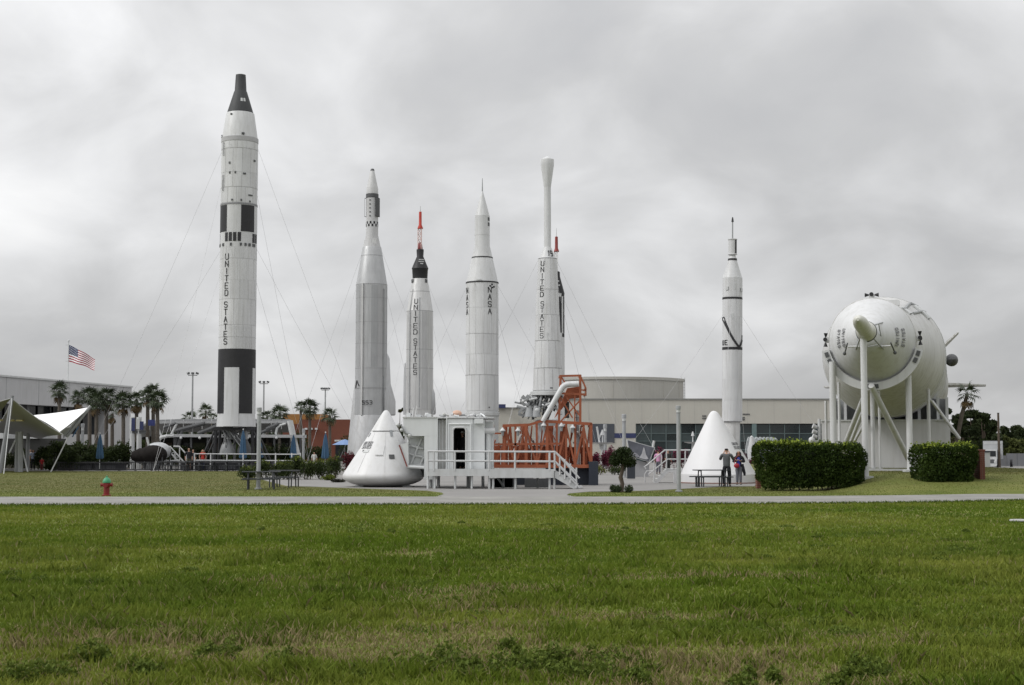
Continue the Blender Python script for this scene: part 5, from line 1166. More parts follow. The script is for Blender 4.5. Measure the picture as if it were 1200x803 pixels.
# tilted picture board
Yd = 92; bd = thing('picture_board', 'tilted picture board of a rocket launch on a grey base', 'display board', on(750, Yd))
cor = [at(734.3, 515, Yd), at(767.7, 524.6, Yd), at(761, 542, Yd), at(737.5, 534, Yd)]
MB().prism(cor, (0, .2, 0)).build('panel_back', lightgrey, bd, world=True, smooth=False)
ctr = sum(cor, Vector()) / 4
MB().prism([ctr + (c - ctr) * .93 + Vector((0, -.02, 0)) for c in cor], (0, .015, 0)).build('picture', M('photo_slate', (.1, .105, .125), .4, var=.45, scale=1.3), bd, world=True, smooth=False)
pw = M('photo_plume', (.42, .42, .44), .5, var=.25, scale=3)
MB().prism([at(x_, y_, Yd) + Vector((0, -.04, 0)) for x_, y_ in ((754, 524.5), (755, 524.8), (757, 533), (760, 538), (756, 538.5), (749, 536.5), (752, 532))], (0, .014, 0)).build('picture_plume', pw, bd, world=True, smooth=False)
MB().prism([at(x_, y_, Yd) + Vector((0, -.04, 0)) for x_, y_ in ((738, 531.5), (743, 530), (747, 532), (750, 536), (744, 535))], (0, .014, 0)).build('picture_cloud', M('photo_cloud', (.25, .25, .28), .5, var=.3, scale=3), bd, world=True, smooth=False)
bar(bd, 'strut', at(764, 531, Yd + .2), at(766.5, 516.5, Yd + .2), .08, lightgrey)
MB().prism([at(738, 537, Yd + .3), at(761, 543, Yd + .3), on(760, Yd + .3), on(738, Yd + .3)], (0, 1.2, 0)).build('base_wall', M('board_base', (.3, .3, .31), .7), bd, world=True, smooth=False)
bn = thing('litter_bin', 'dark square litter bin behind the round clipped tree', 'bin', gpt(739.5, 562)); bn.location.z = .012
blk(bn, 'body', (-.22, -.22, .04), (.22, .22, .80), M('bin_dark', (.03, .035, .045), .5), world=False); blk(bn, 'lid', (-.25, -.25, .81), (.25, .25, .92), MATS['bin_dark'], world=False)

# pale aerials behind the shrubs
def aerial(px, py, Y, s, label, hor=True):
    t = thing('dish_aerial', label, 'aerial', on(px, Y)); m = px_m(Y); zc = at(px, py, Y).z
    MB().lathe([(zc - .35 * s, .05), (zc - .30 * s, .9 * s), (zc - .02, 1.75 * s), (zc, 1.8 * s), (zc - .15 * s, .9 * s), (zc - .2 * s, .05)], 28).build('dish', white, t)
    bar(t, 'mast', (0, 0, 0), (.0, 0, zc - .3 * s), .12, lightgrey, world=False); bar(t, 'feed_mast', (0, 0, zc - .2), (0, 0, zc + 1.3 * s), .05, white, world=False); bar(t, 'feed_horn', (0, 0, zc + 1.2 * s), (0, 0, zc + 2.1 * s), .16, white, world=False, r1=.05); return t
aerial(706, 518.5, 135, .55, 'pale dish aerial above the crimson shrubs by the orange arm'); aerial(812, 518, 135, .45, 'pale dish aerial between the steps and the slim rocket')
bar(bpy.data.objects['dish_aerial'], 'boom', at(699.5, 500, 135), at(704, 527, 135), .09, white)
bar(bpy.data.objects['dish_aerial'], 'boom', at(706, 505, 135), at(702, 514, 135), .07, white)
# fountain of arching jets
fo = thing('fountain', 'arching white water jets of a fountain behind the long hedge', 'fountain', on(893, 130))
wm = bpy.data.materials.new('spray'); wm.use_nodes = True; bs = wm.node_tree.nodes['Principled BSDF']; bs.inputs['Base Color'].default_value = (.62, .65, .66, 1); bs.inputs['Alpha'].default_value = .5; bs.inputs['Roughness'].default_value = .5
for k in range(24):
    x0_ = 873 + k * 1.45; h_ = 512.5 + (k % 3) * .8 + max(0, k - 18) * .3; MB().path([at(x0_ + 8 * f, 540 - (540 - h_) * (1 - (1.55 * f - .9) ** 2) * 1.0, 130 + .1 * k % 3) for f in np.linspace(0.05, 1.0, 9)], [.04, .045, .05, .055, .06, .07, .08, .09, .1], 5).build('water_jet', wm, fo, world=True)
cn_ = MB().lathe([(at(0, y_, 128).z, h_ * px_m(128)) for y_, h_ in ((545, 5), (527, 5.2), (520, 3.4), (512, 1.8), (510.5, .3))], 20); 
mr_ = thing('model_rocket', 'small white pointed model in front of the fountain', 'model', on(881, 128)); cn_.build('body', white, mr_)
# stacked floodlights at the right
t = thing('floodlight_stack', 'stack of white floodlights on a pole left of the lying rocket', 'floodlight', on(958.5, 86)); bar(t, 'pole', on(960, 86), at(960, 491, 86), .09, lightgrey)
for y_ in (500, 506, 511.5):
    c_ = at(954.5, y_, 85.9); lh = MB().tube(c_ + Vector((-.1, 0, .04)), c_ + Vector((.14, 0, -.04)), .15, .09, 14).build('lamp_head', white, t, world=True); bar(lh, 'bracket', c_ + Vector((.1, 0, 0)), at(960, y_, 86), .03, grey)
MB().ball(at(951.5, 516, 85.9), .2, 12).build('junction_box', white, t, world=True)
MB().box(at(955, 521, 86), (.5, .3, .5)).build('control_box', lightgrey, t, world=True, smooth=False)

# ---- right edge: truck, wall, pole, brick pillars
Yt = 140; tr = thing('box_truck', 'white box truck parked facing the camera beyond the right hedge', 'truck', on(1157, Yt))
def tp(px, py, dy=0): return at(px, py, Yt + dy)
blk(tr, 'cargo_box', tp(1147.5, 538, 1.2), tp(1168.5, 516.8, 1.2) + Vector((0, 4, 0)), M('truck_grey', (.36, .37, .38), .5)); blk(tr, 'cab', tp(1148.5, 545.5, 0), tp(1167.5, 527, 0) + Vector((0, 1.3, 0)), white)
blk(tr, 'windscreen', tp(1150, 535, -.03), tp(1166.5, 528.5, -.03) + Vector((0, .05, 0)), darkwin); blk(tr, 'grille', tp(1152, 543, -.03), tp(1165, 538.5, -.03) + Vector((0, .05, 0)), darkgrey); blk(tr, 'bumper', tp(1148, 546.6, -.15), tp(1168, 544, -.15) + Vector((0, .4, 0)), lightgrey)
for px in (1150.5, 1166): blk(tr, 'headlight', tp(px - 1.3, 542.5, -.05), tp(px + 1.3, 540, -.05) + Vector((0, .06, 0)), lightgrey)
for px in (1150, 1166):
    for dy in (.7, 4.2):
        c_ = on(px, Yt + dy); c_.z = .37; wh = MB().tube(c_ - Vector((.12, 0, 0)), c_ + Vector((.12, 0, 0)), .37, n=20).build('wheel', black, tr, world=True); MB().tube(c_ - Vector((.125, 0, 0)), c_ + Vector((.125, 0, 0)), .2, n=16).build('rim', lightgrey, wh, world=True)
blk(tr, 'box_front_rib', tp(1148, 520, 1.17), tp(1168, 518.8, 1.17) + Vector((0, .03, 0)), lightgrey)
tr.rotation_euler.z = -R(19)
Ys = 100; pb = thing('sign_panel', 'plain white upright panel in front of the truck', 'panel', on(1156.5, Ys)); blk(pb, 'board', at(1152.6, 551.5, Ys), at(1160.2, 531, Ys) + Vector((0, .15, 0)), white); blk(pb, 'board_frame', at(1152.3, 531.3, Ys - .02), at(1160.5, 530.5, Ys - .02) + Vector((0, .2, 0)), lightgrey)
for px in (1153, 1159.8): bar(pb, 'leg', on(px, Ys + .08), at(px, 550, Ys + .08), .05, lightgrey)
Yl = 150; gw = thing('boundary_wall', 'long grey wall at the right edge beyond the road', 'wall', on(1185, Yl)); 
for k in range(16):
    xa = 1168 + k * 12; blk(gw, 'wall_panel', on(xa, Yl), at(xa + 11.7, 531.5 if xa > 1178 else 534, Yl) + Vector((0, .25, 0)), M('wall_grey', (.16, .165, .175), .85, var=.08, streak=.3))
po = thing('utility_pole', 'dark timber utility pole before the trees at the right', 'pole', on(1170.8, 140)); bar(po, 'pole', (0, 0, 0), (0, 0, at(0, 484.5, 140).z), .14, wood, world=False, r1=.1); bar(po, 'cap', (0, 0, at(0, 484.5, 140).z), (0, 0, at(0, 483.8, 140).z), .12, darkgrey, world=False)
g = gpt(1148, 575.5); bp_ = thing('brick_pillar', 'red brick pillar at the right end of the short hedge', 'pillar', g); hb_ = at(1148, 525, g.y).z
def bricks(par, w_, d_, h_):
    blk(par, 'core', (-w_ / 2 + .01, -d_ / 2 + .01, 0), (w_ / 2 - .01, d_ / 2 - .01, h_), M('mortar', (.22, .19, .16), .9), world=False)
    nrow = int(h_ / .083); bw = (w_) / 2; me_ = None
    for r_ in range(nrow):
        for k in range(2):
            xs0 = -w_ / 2 + k * bw
            if me_ is None:
                o_ = MB().box((0, 0, 0), (bw - .012, d_ + .004, .07)).build('brick', brick, par, smooth=False); me_ = o_.data
            else: o_ = inst(me_, 'brick', par)
            o_.location = (xs0 + bw / 2 + (.02 if r_ % 2 else -.0) * (1 if k else -1) * 0, 0, .045 + r_ * .083 + 0); o_.scale.x = 1 + (.02 if (r_ + k) % 2 else 0)
    blk(par, 'cap', (-w_ / 2 - .02, -d_ / 2 - .02, nrow * .083 + .005), (w_ / 2 + .02, d_ / 2 + .02, nrow * .083 + .06), brick, world=False)
bricks(bp_, .22, .9, hb_ - .06)
g = gpt(888.5, 572.5); bp2 = thing('brick_pillar', 'short red brick pillar at the left end of the long hedge', 'pillar', g); bricks(bp2, .17, .5, at(888, 556, g.y).z - .06)

# ---- left middle ground: dark capsule, white stairs, railing, black fence
Ye = 121; ex = thing('engine_display', 'dark rounded capsule with a silver top on display left of the white stairs', 'exhibit', on(178, Ye))
def xp(px, py, dy=0): return at(px, py, Ye + dy)
cc = xp(179.5, 533); MB().ball(cc, .88, 24, (1.3, 1.1, .9)).build('body', M('charred_black', (.018, .016, .015), .95, spec=.1, var=.4, scale=2), ex, world=True)
MB().lathe([(0, .75), (.5, .8), (1.1, .45), (1.15, .1)], 20, axis=lambda r_, a_, z_: (-.5 - z_, r_ * math.sin(a_) * .9, cc.z + r_ * math.cos(a_) * .8 - .1)).build('nose_section', MATS['charred_black'], ex)
for k in range(9): bar(ex, 'frame_strut', xp(168 + k * 3.6, 549, -.4), xp(171 + k * 3.2 + (k % 3) * 2, 530 + (k % 4) * 3, -.6), .05, [darkgrey, grey, black][k % 3])
MB().ball(xp(185, 529, 1.0), .95, 20, (1.15, 1, .8)).build('silver_top', M('exhibit_silver', (.45, .46, .47), .35, metal=.4), ex, world=True)
MB().lathe([(0, .6), (.5, .55), (.9, .4)], 20, (.0, 0)).build('stand', darkgrey, ex); bar(ex, 'strut', xp(175, 525), xp(172, 512.5), .09, lightgrey); bar(ex, 'strut', xp(167, 545), xp(172, 538), .07, darkgrey); bar(ex, 'strut', xp(191, 545), xp(186, 538), .07, darkgrey)
ls = thing('steps', 'white zigzag steps with railings left of the tallest rocket', 'steps', on(206, 122))
def lp_(px, py, dy=0): return at(px, py, 122 + dy)
for dy in (0, 1.4):
    for pts in (((192, 523.5), (199.5, 523.5), (218, 544.5)), ((203.5, 523.2), (210, 523.2), (219, 533)), ((193, 535), (199, 529.8), (214, 547)), ((192.5, 530), (199, 530)), ((194, 540), (210, 540))):
        MB().path([lp_(x_, y_, dy) for x_, y_ in pts], .055, 6).build('rail', white, ls, world=True)
    for px, y0_, y1_ in ((193, 551, 523.5), (199.5, 549, 523.5), (205, 551, 530), (210.5, 551, 523.2), (218.5, 551, 533)): bar(ls, 'rail_post', lp_(px, y0_, dy), lp_(px, y1_, dy), .045, white)
for k in range(7): q0 = lp_(197 + k * 2.8, 531 + k * 2.6); blk(ls, 'tread', q0, q0 + Vector((.3, 1.4, .05)), lightgrey)
rl = thing('railing', 'white post and rail fence around the foot of the tallest rocket', 'railing', on(275, 118))
def rp_(px, py): return at(px, py, 118)
for y_ in (532, 539.5): bar(rl, 'rail', rp_(228, y_), rp_(352, y_ + .6), .04, white_rail)
for px in (228, 247, 266, 285, 304, 323, 342, 352): bar(rl, 'post', on(px, 118), rp_(px, 531), .05, white)
t = thing('railing', 'long black barred railing along the back edge of the left lawn', 'railing', on(64, 117.5)); Z_ = at(0, 542, 117.5).z; W_ = 18.2 * px_m(117.5)
for q_ in range(12):
    o_ = q_ * 19 * px_m(117.5)
    for z_ in (.12, Z_): bar(t, 'rail', (o_, 0, z_), (o_ + W_, 0, z_), .035, black, world=False)
    for k in range(10): bar(t, 'bar', (o_ + W_ * k / 9, 0, .02 if k % 9 == 0 else .12), (o_ + W_ * k / 9, 0, Z_), .022, black, world=False, n=6)
    blk(t, 'foot', (o_ - .04, -.25, .012), (o_ + .04, .25, .05), black, world=False)
for px0, px1, lab in ((68, 108, 'dark low counter wall left of the blue umbrella'), (110, 146, 'dark low counter wall right of the blue umbrella'), (212, 288, 'dark bench and table row under the tallest rocket')):
    t = thing('low_wall', lab, 'low wall', on((px0 + px1) / 2, 119.5)); blk(t, 'wall', on(px0, 119.5), at(px1, 543, 119.5) + Vector((0, .6, 0)), M('counter_navy', (.022, .024, .03), .6)); blk(t, 'ledge', at(px0 - .5, 543, 119.3), at(px1 + .5, 541.6, 119.3) + Vector((0, 1, 0)), darkgrey)
    for k in range(int((px1 - px0) / 13)): blk(t, 'panel', at(px0 + 1 + k * 13, 550, 119.44), at(px0 + 12.6 + k * 13, 545.5, 119.44) + Vector((0, .05, 0)), M('counter_slate', (.05, .052, .058), .6))
# banner poles left of the palms at the canopy end
bt = thing('banner_frame', 'grey frame with blue banners left of the canopy end', 'banner', on(160, 125))
for px in (155, 163): bar(bt, 'pole', on(px, 125), at(px, 489, 125), .22, lightgrey)
for px, y0_, y1_, m__ in ((156, 505, 490, bluep), (161.5, 503, 491, lightgrey), (166, 504, 494, bluep)): blk(bt, 'banner', at(px - 2.2, y0_, 124.7), at(px + 2.2, y1_, 124.7) + Vector((0, .06, 0)), m__)
blk(bt, 'beam', at(153, 508, 124.8), at(170, 504.5, 124.8) + Vector((0, .4, 0)), darkgrey)
for px0, px1 in ((173.5, 181.5),): blk(bt, 'banner', at(px0, 499, 126), at(px1, 492, 126) + Vector((0, .08, 0)), M('royal_blue', (.028, .038, .15), .6))

# ------------------------------------------------------------------ vegetation
leaf = leafmat('leaf', .2, .6)
def cloud(centers, n, r):
    """points in a set of ellipsoids, thicker towards the skin"""
    k = r.integers(0, len(centers), n); c = np.array([q[:3] for q in centers])[k]; s = np.array([q[3:] for q in centers])[k]
    d = unit(r.normal(size=(n, 3))); rad = r.random(n) ** .45
    return c + d * rad[:, None] * s
def foliage(parent, P, size, dark, light, r, name='foliage', up=0., aspect=.55, tip=.0, tipcol=(.17, .21, .03)):
    n = len(P); clump = np.clip(vnoise(P[:, 0] * 1.0 + P[:, 1] * .7, P[:, 2] + P[:, 1] * .3, .9, 55, 3) * 1.5 - .3, 0, 1)
    c = lerp(dark, light, np.clip(clump * .6 + r.random(n) * .5 - .05, 0, 1))
    if tip:
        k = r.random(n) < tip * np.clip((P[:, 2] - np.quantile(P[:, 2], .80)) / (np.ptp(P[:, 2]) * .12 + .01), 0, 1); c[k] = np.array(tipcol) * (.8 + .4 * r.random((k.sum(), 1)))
    return big_mesh(name, leaf_quads(P, size * (.5 + 1.0 * r.random(n)), up, aspect, r), 4, leaf, parent, c)

def hedge(px0, px1, ytop, ybase, label, depth, seed, n):
    r = np.random.default_rng(seed); Y = gY(ybase); x0, x1 = on(px0, Y).x, on(px1, Y).x; h = at(0, ytop, Y).z; w_ = x1 - x0
    t = thing('hedge', label, 'hedge', ((x0 + x1) / 2, Y, 0))
    # points on / near the skin of a rounded lumpy box
    u = r.uniform(-1, 1, (n, 3)); face = r.choice(5, n, p=[.42, .12, .12, .24, .10])
    for f, (ax, s_) in enumerate(((1, -1), (0, -1), (0, 1), (2, 1), (1, 1))): u[face == f, ax] = s_
    p4 = (np.abs(u) ** 6).sum(1) ** (1 / 6); u = u / p4[:, None]
    P = np.stack([u[:, 0] * w_ / 2, u[:, 1] * depth / 2 + depth / 2, (u[:, 2] + 1) / 2 * h], 1)
    lump = (vnoise(P[:, 0] * 1.2 + P[:, 1] * .9 + 9, P[:, 2] * 1.2 + P[:, 1] * .6, 1.1, seed, 3) - .5)
    P += u * ((lump[:, None] + .06) * .55 - np.abs(r.normal(size=(n, 1))) * .09)
    sprig = r.random(n) < .10; P[sprig & (u[:, 2] > .6), 2] += r.random((sprig & (u[:, 2] > .6)).sum()) * .16
    P[:, 2] = np.clip(P[:, 2], .05, None); flare = 1 - .05 * (P[:, 2] < .4)
    P[:, 0] *= flare
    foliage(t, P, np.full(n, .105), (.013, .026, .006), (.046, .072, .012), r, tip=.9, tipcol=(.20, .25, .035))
    core = MB(); pts = []
    core.ball((0, 0, 0), 1, 20); core.v = [(math.copysign(abs(a_) ** .55, a_) * w_ * .41, depth / 2 + math.copysign(abs(b_) ** .55, b_) * depth * .30, h * .47 + math.copysign(abs(c_) ** .55, c_) * h * .38) for a_, b_, c_ in core.v]; core.build('branches', M('hedge_inside', (.016, .026, .009), .95, var=.4, scale=5), t)
    for k in range(10): a_ = r.uniform(-.42, .42) * w_; bar(t, 'stem', (a_, depth * .2 + r.random() * .3, 0), (a_ + r.normal() * .1, depth * .4, h * .5), .03, wood, world=False)
    return t
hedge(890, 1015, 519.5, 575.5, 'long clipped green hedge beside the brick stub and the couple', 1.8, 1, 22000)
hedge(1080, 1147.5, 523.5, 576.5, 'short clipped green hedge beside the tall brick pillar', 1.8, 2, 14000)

# round clipped tree on the right lawn
g = gpt(728.5, 577); tt = thing('topiary_tree', 'small dark round headed tree on the plaza edge', 'tree', g)
MB().path([(-.02, 0, 0), (.03, .0, .35), (-.04, .02, .6), (.03, 0, .85), (.06, 0, 1.1), (.08, 0, 1.45)], [.10, .085, .09, .075, .08, .05], 10).build('trunk', wood, tt)
r = np.random.default_rng(12); foliage(tt, cloud([(.05, 0, 1.42, .52, .5, .36), (.1, .05, 1.62, .34, .34, .22), (.28, 0, 1.22, .34, .34, .24), (-.26, 0, 1.28, .28, .3, .24)], 5200, r), np.full(5200, .075), (.014, .024, .009), (.045, .062, .022), r)
foliage(tt, cloud([(.1, 0, .95, .1, .1, .12), (0, 0, .5, .07, .07, .1)], 160, r), np.full(160, .06), (.014, .024, .009), (.04, .06, .02), r, 'sprouts')
for k, dx in enumerate((-9.5, -5, 8.5)):
    g2 = gpt(728.5 + dx, 577 + .3 * k); tf = thing('tuft', ('leftmost spiky tuft at the foot of the round headed tree', 'spiky tuft close to the trunk of the round headed tree', 'widest spiky tuft right of the round headed tree')[k], 'plant', g2)
    foliage(tf, cloud([(0, 0, .14, .16 + .05 * (k == 2), .14, .16)], 260, r), np.full(260, .14), (.02, .032, .014), (.06, .08, .035), r, up=.9, aspect=.2); bar(tf, 'stem', (0, 0, 0), (0, 0, .15), .02, wood, world=False)

# palms: trunk + single fronds
def frond_mesh(seed, L=1.0):
    r = random.Random(seed); mb = MB(); pts = [Vector((0, 0, 0)), Vector((.45 * L, 0, .10)), Vector((.85 * L, 0, .06))]; mb.path(pts, [.03, .022, .012], 4)
    tip = pts[-1]; n = 11
    for k in range(n):
        a_ = (k - (n - 1) / 2) / (n - 1) * R(215); l = L * (.95 - .25 * abs(a_) / R(110)) * r.uniform(.85, 1.1); d1 = Vector((math.cos(a_), math.sin(a_), -.08)); s_ = Vector((-math.sin(a_), math.cos(a_), 0)) * .075
        m_ = tip + d1 * l * .6; e_ = tip + d1 * l + Vector((0, 0, -l * r.uniform(.2, .5)))
        mb.add([tip - s_ * .4, tip + s_ * .4, m_ + s_, m_ - s_, e_], [(0, 1, 2, 3), (3, 2, 4)])
    me = bpy.data.meshes.new('frond'); me.from_pydata([tuple(v) for v in mb.v], [], mb.f); return me
def fmat(n_, c):
    return M(n_, c, .55, var=.3, scale=1.5)
FM = [frond_mesh(k) for k in range(4)]; FM2 = [frond_mesh(k + 9) for k in range(2)]
for me in FM: me.materials.append(fmat('palm_green', (.03, .045, .016)))
for me in FM2: me.materials.append(fmat('palm_brown', (.13, .085, .035)))
def palm(px, ycrown, Y, label, s=1.0, n=24, pxb=None, dead=3, thin=1.0, wind=0.0, seed=0, tr=.17):
    r = random.Random(seed + int(px * 7)); t = thing('palm_tree', label, 'palm tree', on(pxb if pxb is not None else px, Y)); c = at(px, ycrown, Y) - t.location
    MB().path([(0, 0, 0), (c.x * .15, c.y * .3, c.z * .35), (c.x * .55, 0, c.z * .7), tuple(c)], [tr * 1.25, tr, tr * .95, tr * .8], 10).build('trunk', bark2, t)
    for k in range(n):
        az = k * 2.399 + r.uniform(-.3, .3); el = R(75) - R(120) * (k / n) ** .9 + r.uniform(-.12, .12)
        o = inst(r.choice(FM), 'frond', t, tuple(c), (r.uniform(-.3, .3), -el, az), (s * .6 * r.uniform(.8, 1.12),) * 3)
    for k in range(dead): inst(r.choice(FM2), 'frond', t, (c.x, c.y, c.z - .15), (0, R(55 + 25 * r.random()), r.uniform(0, 6.28)), (s * .6,) * 3)
    return t
palm(69.5, 459, 138, 'palm with a split crown in front of the long concrete parapet', 1.15, 22, seed=1)
palm(91.5, 467.5, 136, 'palm behind the tip of the white sail', 1.0, 22, seed=2)
palm(105, 464.5, 132, 'palm just right of the white sail tip, first of the tall row', 1.05, 24, seed=3, dead=2)
palm(113, 472, 128, 'bushy palm behind the closed blue umbrella', 1.1, 26, seed=4)
palm(124.5, 466, 130, 'palm with the highest crown in the row before the concrete wall', 1.2, 26, seed=5)
palm(131.5, 485, 134, 'low palm with brown hanging fronds in the middle of the row', .8, 8, seed=6, dead=16)
palm(144.5, 472, 127, 'palm in front of the bright end of the concrete wall', 1.15, 26, seed=7)
palm(160, 469, 130, 'palm with yellowing fronds by the blue banners', 1.1, 20, seed=8, dead=9)
palm(173, 465, 128, 'left palm of the close group of three by the canopy', .9, 22, seed=9); palm(179.5, 460, 131, 'middle and tallest palm of the close group of three by the canopy', .95, 24, seed=10); palm(184.5, 470, 126, 'right palm of the close group of three by the canopy', 1.15, 24, seed=11)
palm(241, 482.5, 230, 'small far palm above the canopy roof', 1.5, 18, seed=12); palm(222.5, 491, 220, 'low far palm peeping over the canopy roof', 1.5, 14, seed=13); palm(250, 490, 225, 'low far palm touching the tallest rocket on the left', 1.2, 12, seed=14)
palm(313, 489, 160, 'palm half hidden by the tall light column', 1.0, 20, seed=15, dead=6); palm(327.5, 485.5, 158, 'palm at the left end of the ochre wall', 1.25, 26, seed=16)
palm(352.5, 478.5, 172, 'slim palm with a small crown before the ochre wall', 1.0, 20, seed=17, dead=0); palm(363, 479, 165, 'tall palm with a full crown before the ochre wall', 1.35, 26, seed=18); palm(386.5, 488, 168, 'palm leaning over the terracotta wall', 1.2, 20, seed=19, dead=2)
palm(1133.5, 462, 112, 'leaning wind blown palm behind the lying rocket at the right', 1.15, 11, pxb=1118, seed=20, dead=2, tr=.17)

def shrub(px, ytop, ybase_Y, w_px, label, dark, light, n=1400, leafs=.13, name='shrub', lumps=4, cat='shrub', tip=0, tipcol=(.2, .25, .03), group=None, up=.2, aspect=.5):
    r = np.random.default_rng(int(px * 13) % 9999); Y = ybase_Y; t = thing(name, label, cat, on(px, Y), group=group); m = px_m(Y); h = at(0, ytop, Y).z; w_ = w_px * m / 2
    cs = [(r.uniform(-.55, .55) * w_, r.uniform(-.4, .4) * w_, h * r.uniform(.42, .68), w_ * r.uniform(.4, .6), w_ * .5, h * r.uniform(.28, .36)) for _ in range(lumps)] + [(0, 0, h * .36, w_ * .95, w_ * .7, h * .36)]
    P_ = cloud(cs, n, r); P_[:, 2] = np.clip(P_[:, 2], .03, h * 1.05); foliage(t, P_, np.full(n, leafs), dark, light, r, tip=tip, tipcol=tipcol, up=up, aspect=aspect)
    for k in range(3): bar(t, 'stem', (w_ * r.uniform(-.4, .4), 0, 0), (w_ * r.uniform(-.5, .5), 0, h * .6), .03, wood, world=False)
    return t
G1, G2 = (.022, .034, .012), (.065, .085, .025)
for px, yt, Y, w_, lab in ((291, 545, 83, 28, 'leafy green shrub behind the left picnic table'), (308, 538, 85, 28, 'green shrub right behind the tall light column'), (324, 537, 86, 26, 'green shrub between the light column and the blue umbrella'), (336, 538, 84, 26, 'small green shrub beneath the canopy end strut'), (348, 532, 85, 22, 'upright green shrub beside the thin light column'), (360, 535, 84, 22, 'narrow green shrub right of the thin light column'), (376, 536, 85, 30, 'wide green shrub in front of the terracotta building'), (392, 533, 88, 26, 'green shrub left of the white cone capsule')):
    shrub(px, yt, Y, w_, lab, G1, G2, 2300, .13, tip=.3, tipcol=(.14, .17, .03), up=.7, aspect=.3, lumps=5)
shrub(384, 556, 82, 20, 'low yellow green shrub before the capsule', (.06, .08, .015), (.15, .18, .03), 800, .1); shrub(396, 561, 77, 22, 'low dark shrub at the capsule foot', (.02, .02, .02), (.05, .05, .03), 700, .1)
shrub(408, 527, 110, 22, 'crimson leaved shrub behind the white cone capsule', (.05, .012, .016), (.15, .03, .04), 900, .14)
CR1, CR2 = (.04, .010, .016), (.15, .028, .052)
for px, yt, Y, w_, lab in ((694, 528, 112, 20, 'crimson shrub at the right end of the orange arm'), (707, 525, 110, 22, 'crimson shrub around the short light column'), (721, 520, 108, 24, 'tall crimson shrub behind the round headed tree'), (777, 522, 120, 22, 'crimson shrub behind the steps'), (796, 524, 122, 26, 'crimson shrub beyond the steps and the light column'), (869, 527, 118, 20, 'crimson shrub behind the woman'), (884, 531, 112, 18, 'crimson shrub between the cone and the long hedge')):
    shrub(px, yt, Y, w_, lab, CR1, CR2, 1500, .13, tip=.2, tipcol=(.3, .05, .12))
shrub(702, 544, 100, 24, 'low yellow green groundcover shrub under the crimson ones', (.07, .085, .015), (.17, .19, .035), 900, .1); shrub(722, 545, 99, 22, 'low green shrub behind the round headed tree', G1, G2, 800, .1)
for px, yt, Y, w_, lab in ((50, 520, 122, 26, 'dark leafy shrub right of the first light column'), (72, 514, 119, 34, 'large feathery green shrub under the white sail'), (84, 520, 118, 26, 'feathery shrub right of the sail foot'), (104, 524, 122, 26, 'dark shrub left of the blue umbrella'), (130, 520, 122, 30, 'rounded light green shrub right of the blue umbrella'), (145, 516, 123, 26, 'tall dark shrub under the palm row'), (62, 541, 119.9, 22, 'low clipped bush at the left counter'), (223, 520, 150, 50, 'wide dark shrub under the canopy roof left part'), (245, 522, 150, 40, 'dark shrub under the canopy behind the rocket legs'), (318, 518, 152, 50, 'wide green shrub under the canopy right part'), (335, 524, 150, 30, 'green shrub behind the canopy end umbrella'), (372, 522, 150, 40, 'dark shrub at the terracotta building foot'), (200, 516, 156, 60, 'dark shrub mass behind the white zigzag steps'), (280, 517, 156, 60, 'dark shrub mass behind the tallest rocket legs'), (345, 519, 157, 44, 'dark shrub mass behind the canopy end strut'), (352, 500, 190, 26, 'olive shrub against the ochre wall'), (408, 505, 190, 26, 'olive shrub against the terracotta wall end'), (96, 515, 126, 30, 'tall dark shrub between the white sail tip and the palms'), (118, 516, 127, 30, 'dark shrub behind the closed blue umbrella left of the palms'), (158, 512, 128, 26, 'dark shrub behind the banner frame'), (172, 514, 132, 34, 'dark shrub behind the dark capsule exhibit'), (22, 524, 130, 44, 'dark shrub inside the kiosk shade')):
    shrub(px, yt, Y, w_, lab, (.014, .022, .009), (.05, .068, .02), 1700, .2)

def tree(px, ytop, Y, w_px, label, dark, light, n=4200, leafs=.42, seed=0):
    r = np.random.default_rng(seed + 100); t = thing('leafy_tree', label, 'tree', on(px, Y)); m = px_m(Y); h = at(0, ytop, Y).z * 1.1; w_ = w_px * m / 2
    cs = []
    for k in range(16): a_ = r.random() * 6.28; rr = r.random() ** .6 * w_ * .72; zc = h * r.uniform(.28, .86); s_ = w_ * r.uniform(.18, .34) * (1.15 - .5 * zc / h); cs.append((rr * math.cos(a_) * (1.1 - .5 * (zc / h) ** 2), rr * math.sin(a_) * .7, zc, s_, s_, s_ * .75))
    P_ = cloud(cs, n, r); P_[:, 2] = np.clip(P_[:, 2], .3, h * 1.02); foliage(t, P_, np.full(n, leafs), dark, light, r)
    MB().path([(0, 0, 0), (.1, 0, h * .3), (.0, 0, h * .62)], [.28, .22, .1], 8).build('trunk', wood, t)
    for k in range(6): c_ = cs[k]; bar(t, 'limb', (0, 0, h * .3), (c_[0], c_[1], c_[2]), .09, wood, world=False, r1=.03)
    return t
D1, D2 = (.012, .02, .009), (.045, .058, .022)
for k, (px, yt, Y, w_, lab) in enumerate(((1112, 478, 150, 50, 'dark bushy tree directly behind the lying rocket fins'), (1140, 477, 165, 62, 'broad dark tree behind the leaning palm'), (1152, 482, 150, 40, 'ragged dark tree left of the utility pole'), (1178, 499, 190, 50, 'lower dark tree right of the utility pole'), (1164, 489, 158, 46, 'dark tree directly behind the utility pole'), (1128, 484, 158, 40, 'dark tree behind the trunk of the leaning palm'), (1192, 500, 182, 44, 'dark tree between the utility pole and the right edge'), (1204, 501, 200, 60, 'dark tree at the right edge'), (1240, 497, 205, 60, 'dark tree beyond the right edge'))):
    tree(px, yt, Y, w_, lab, D1, D2, 5200, .4, k)
tree(1187, 511, 170, 46, 'lighter olive tree behind the grey wall', (.04, .05, .016), (.10, .115, .035), 3600, .35, 9)
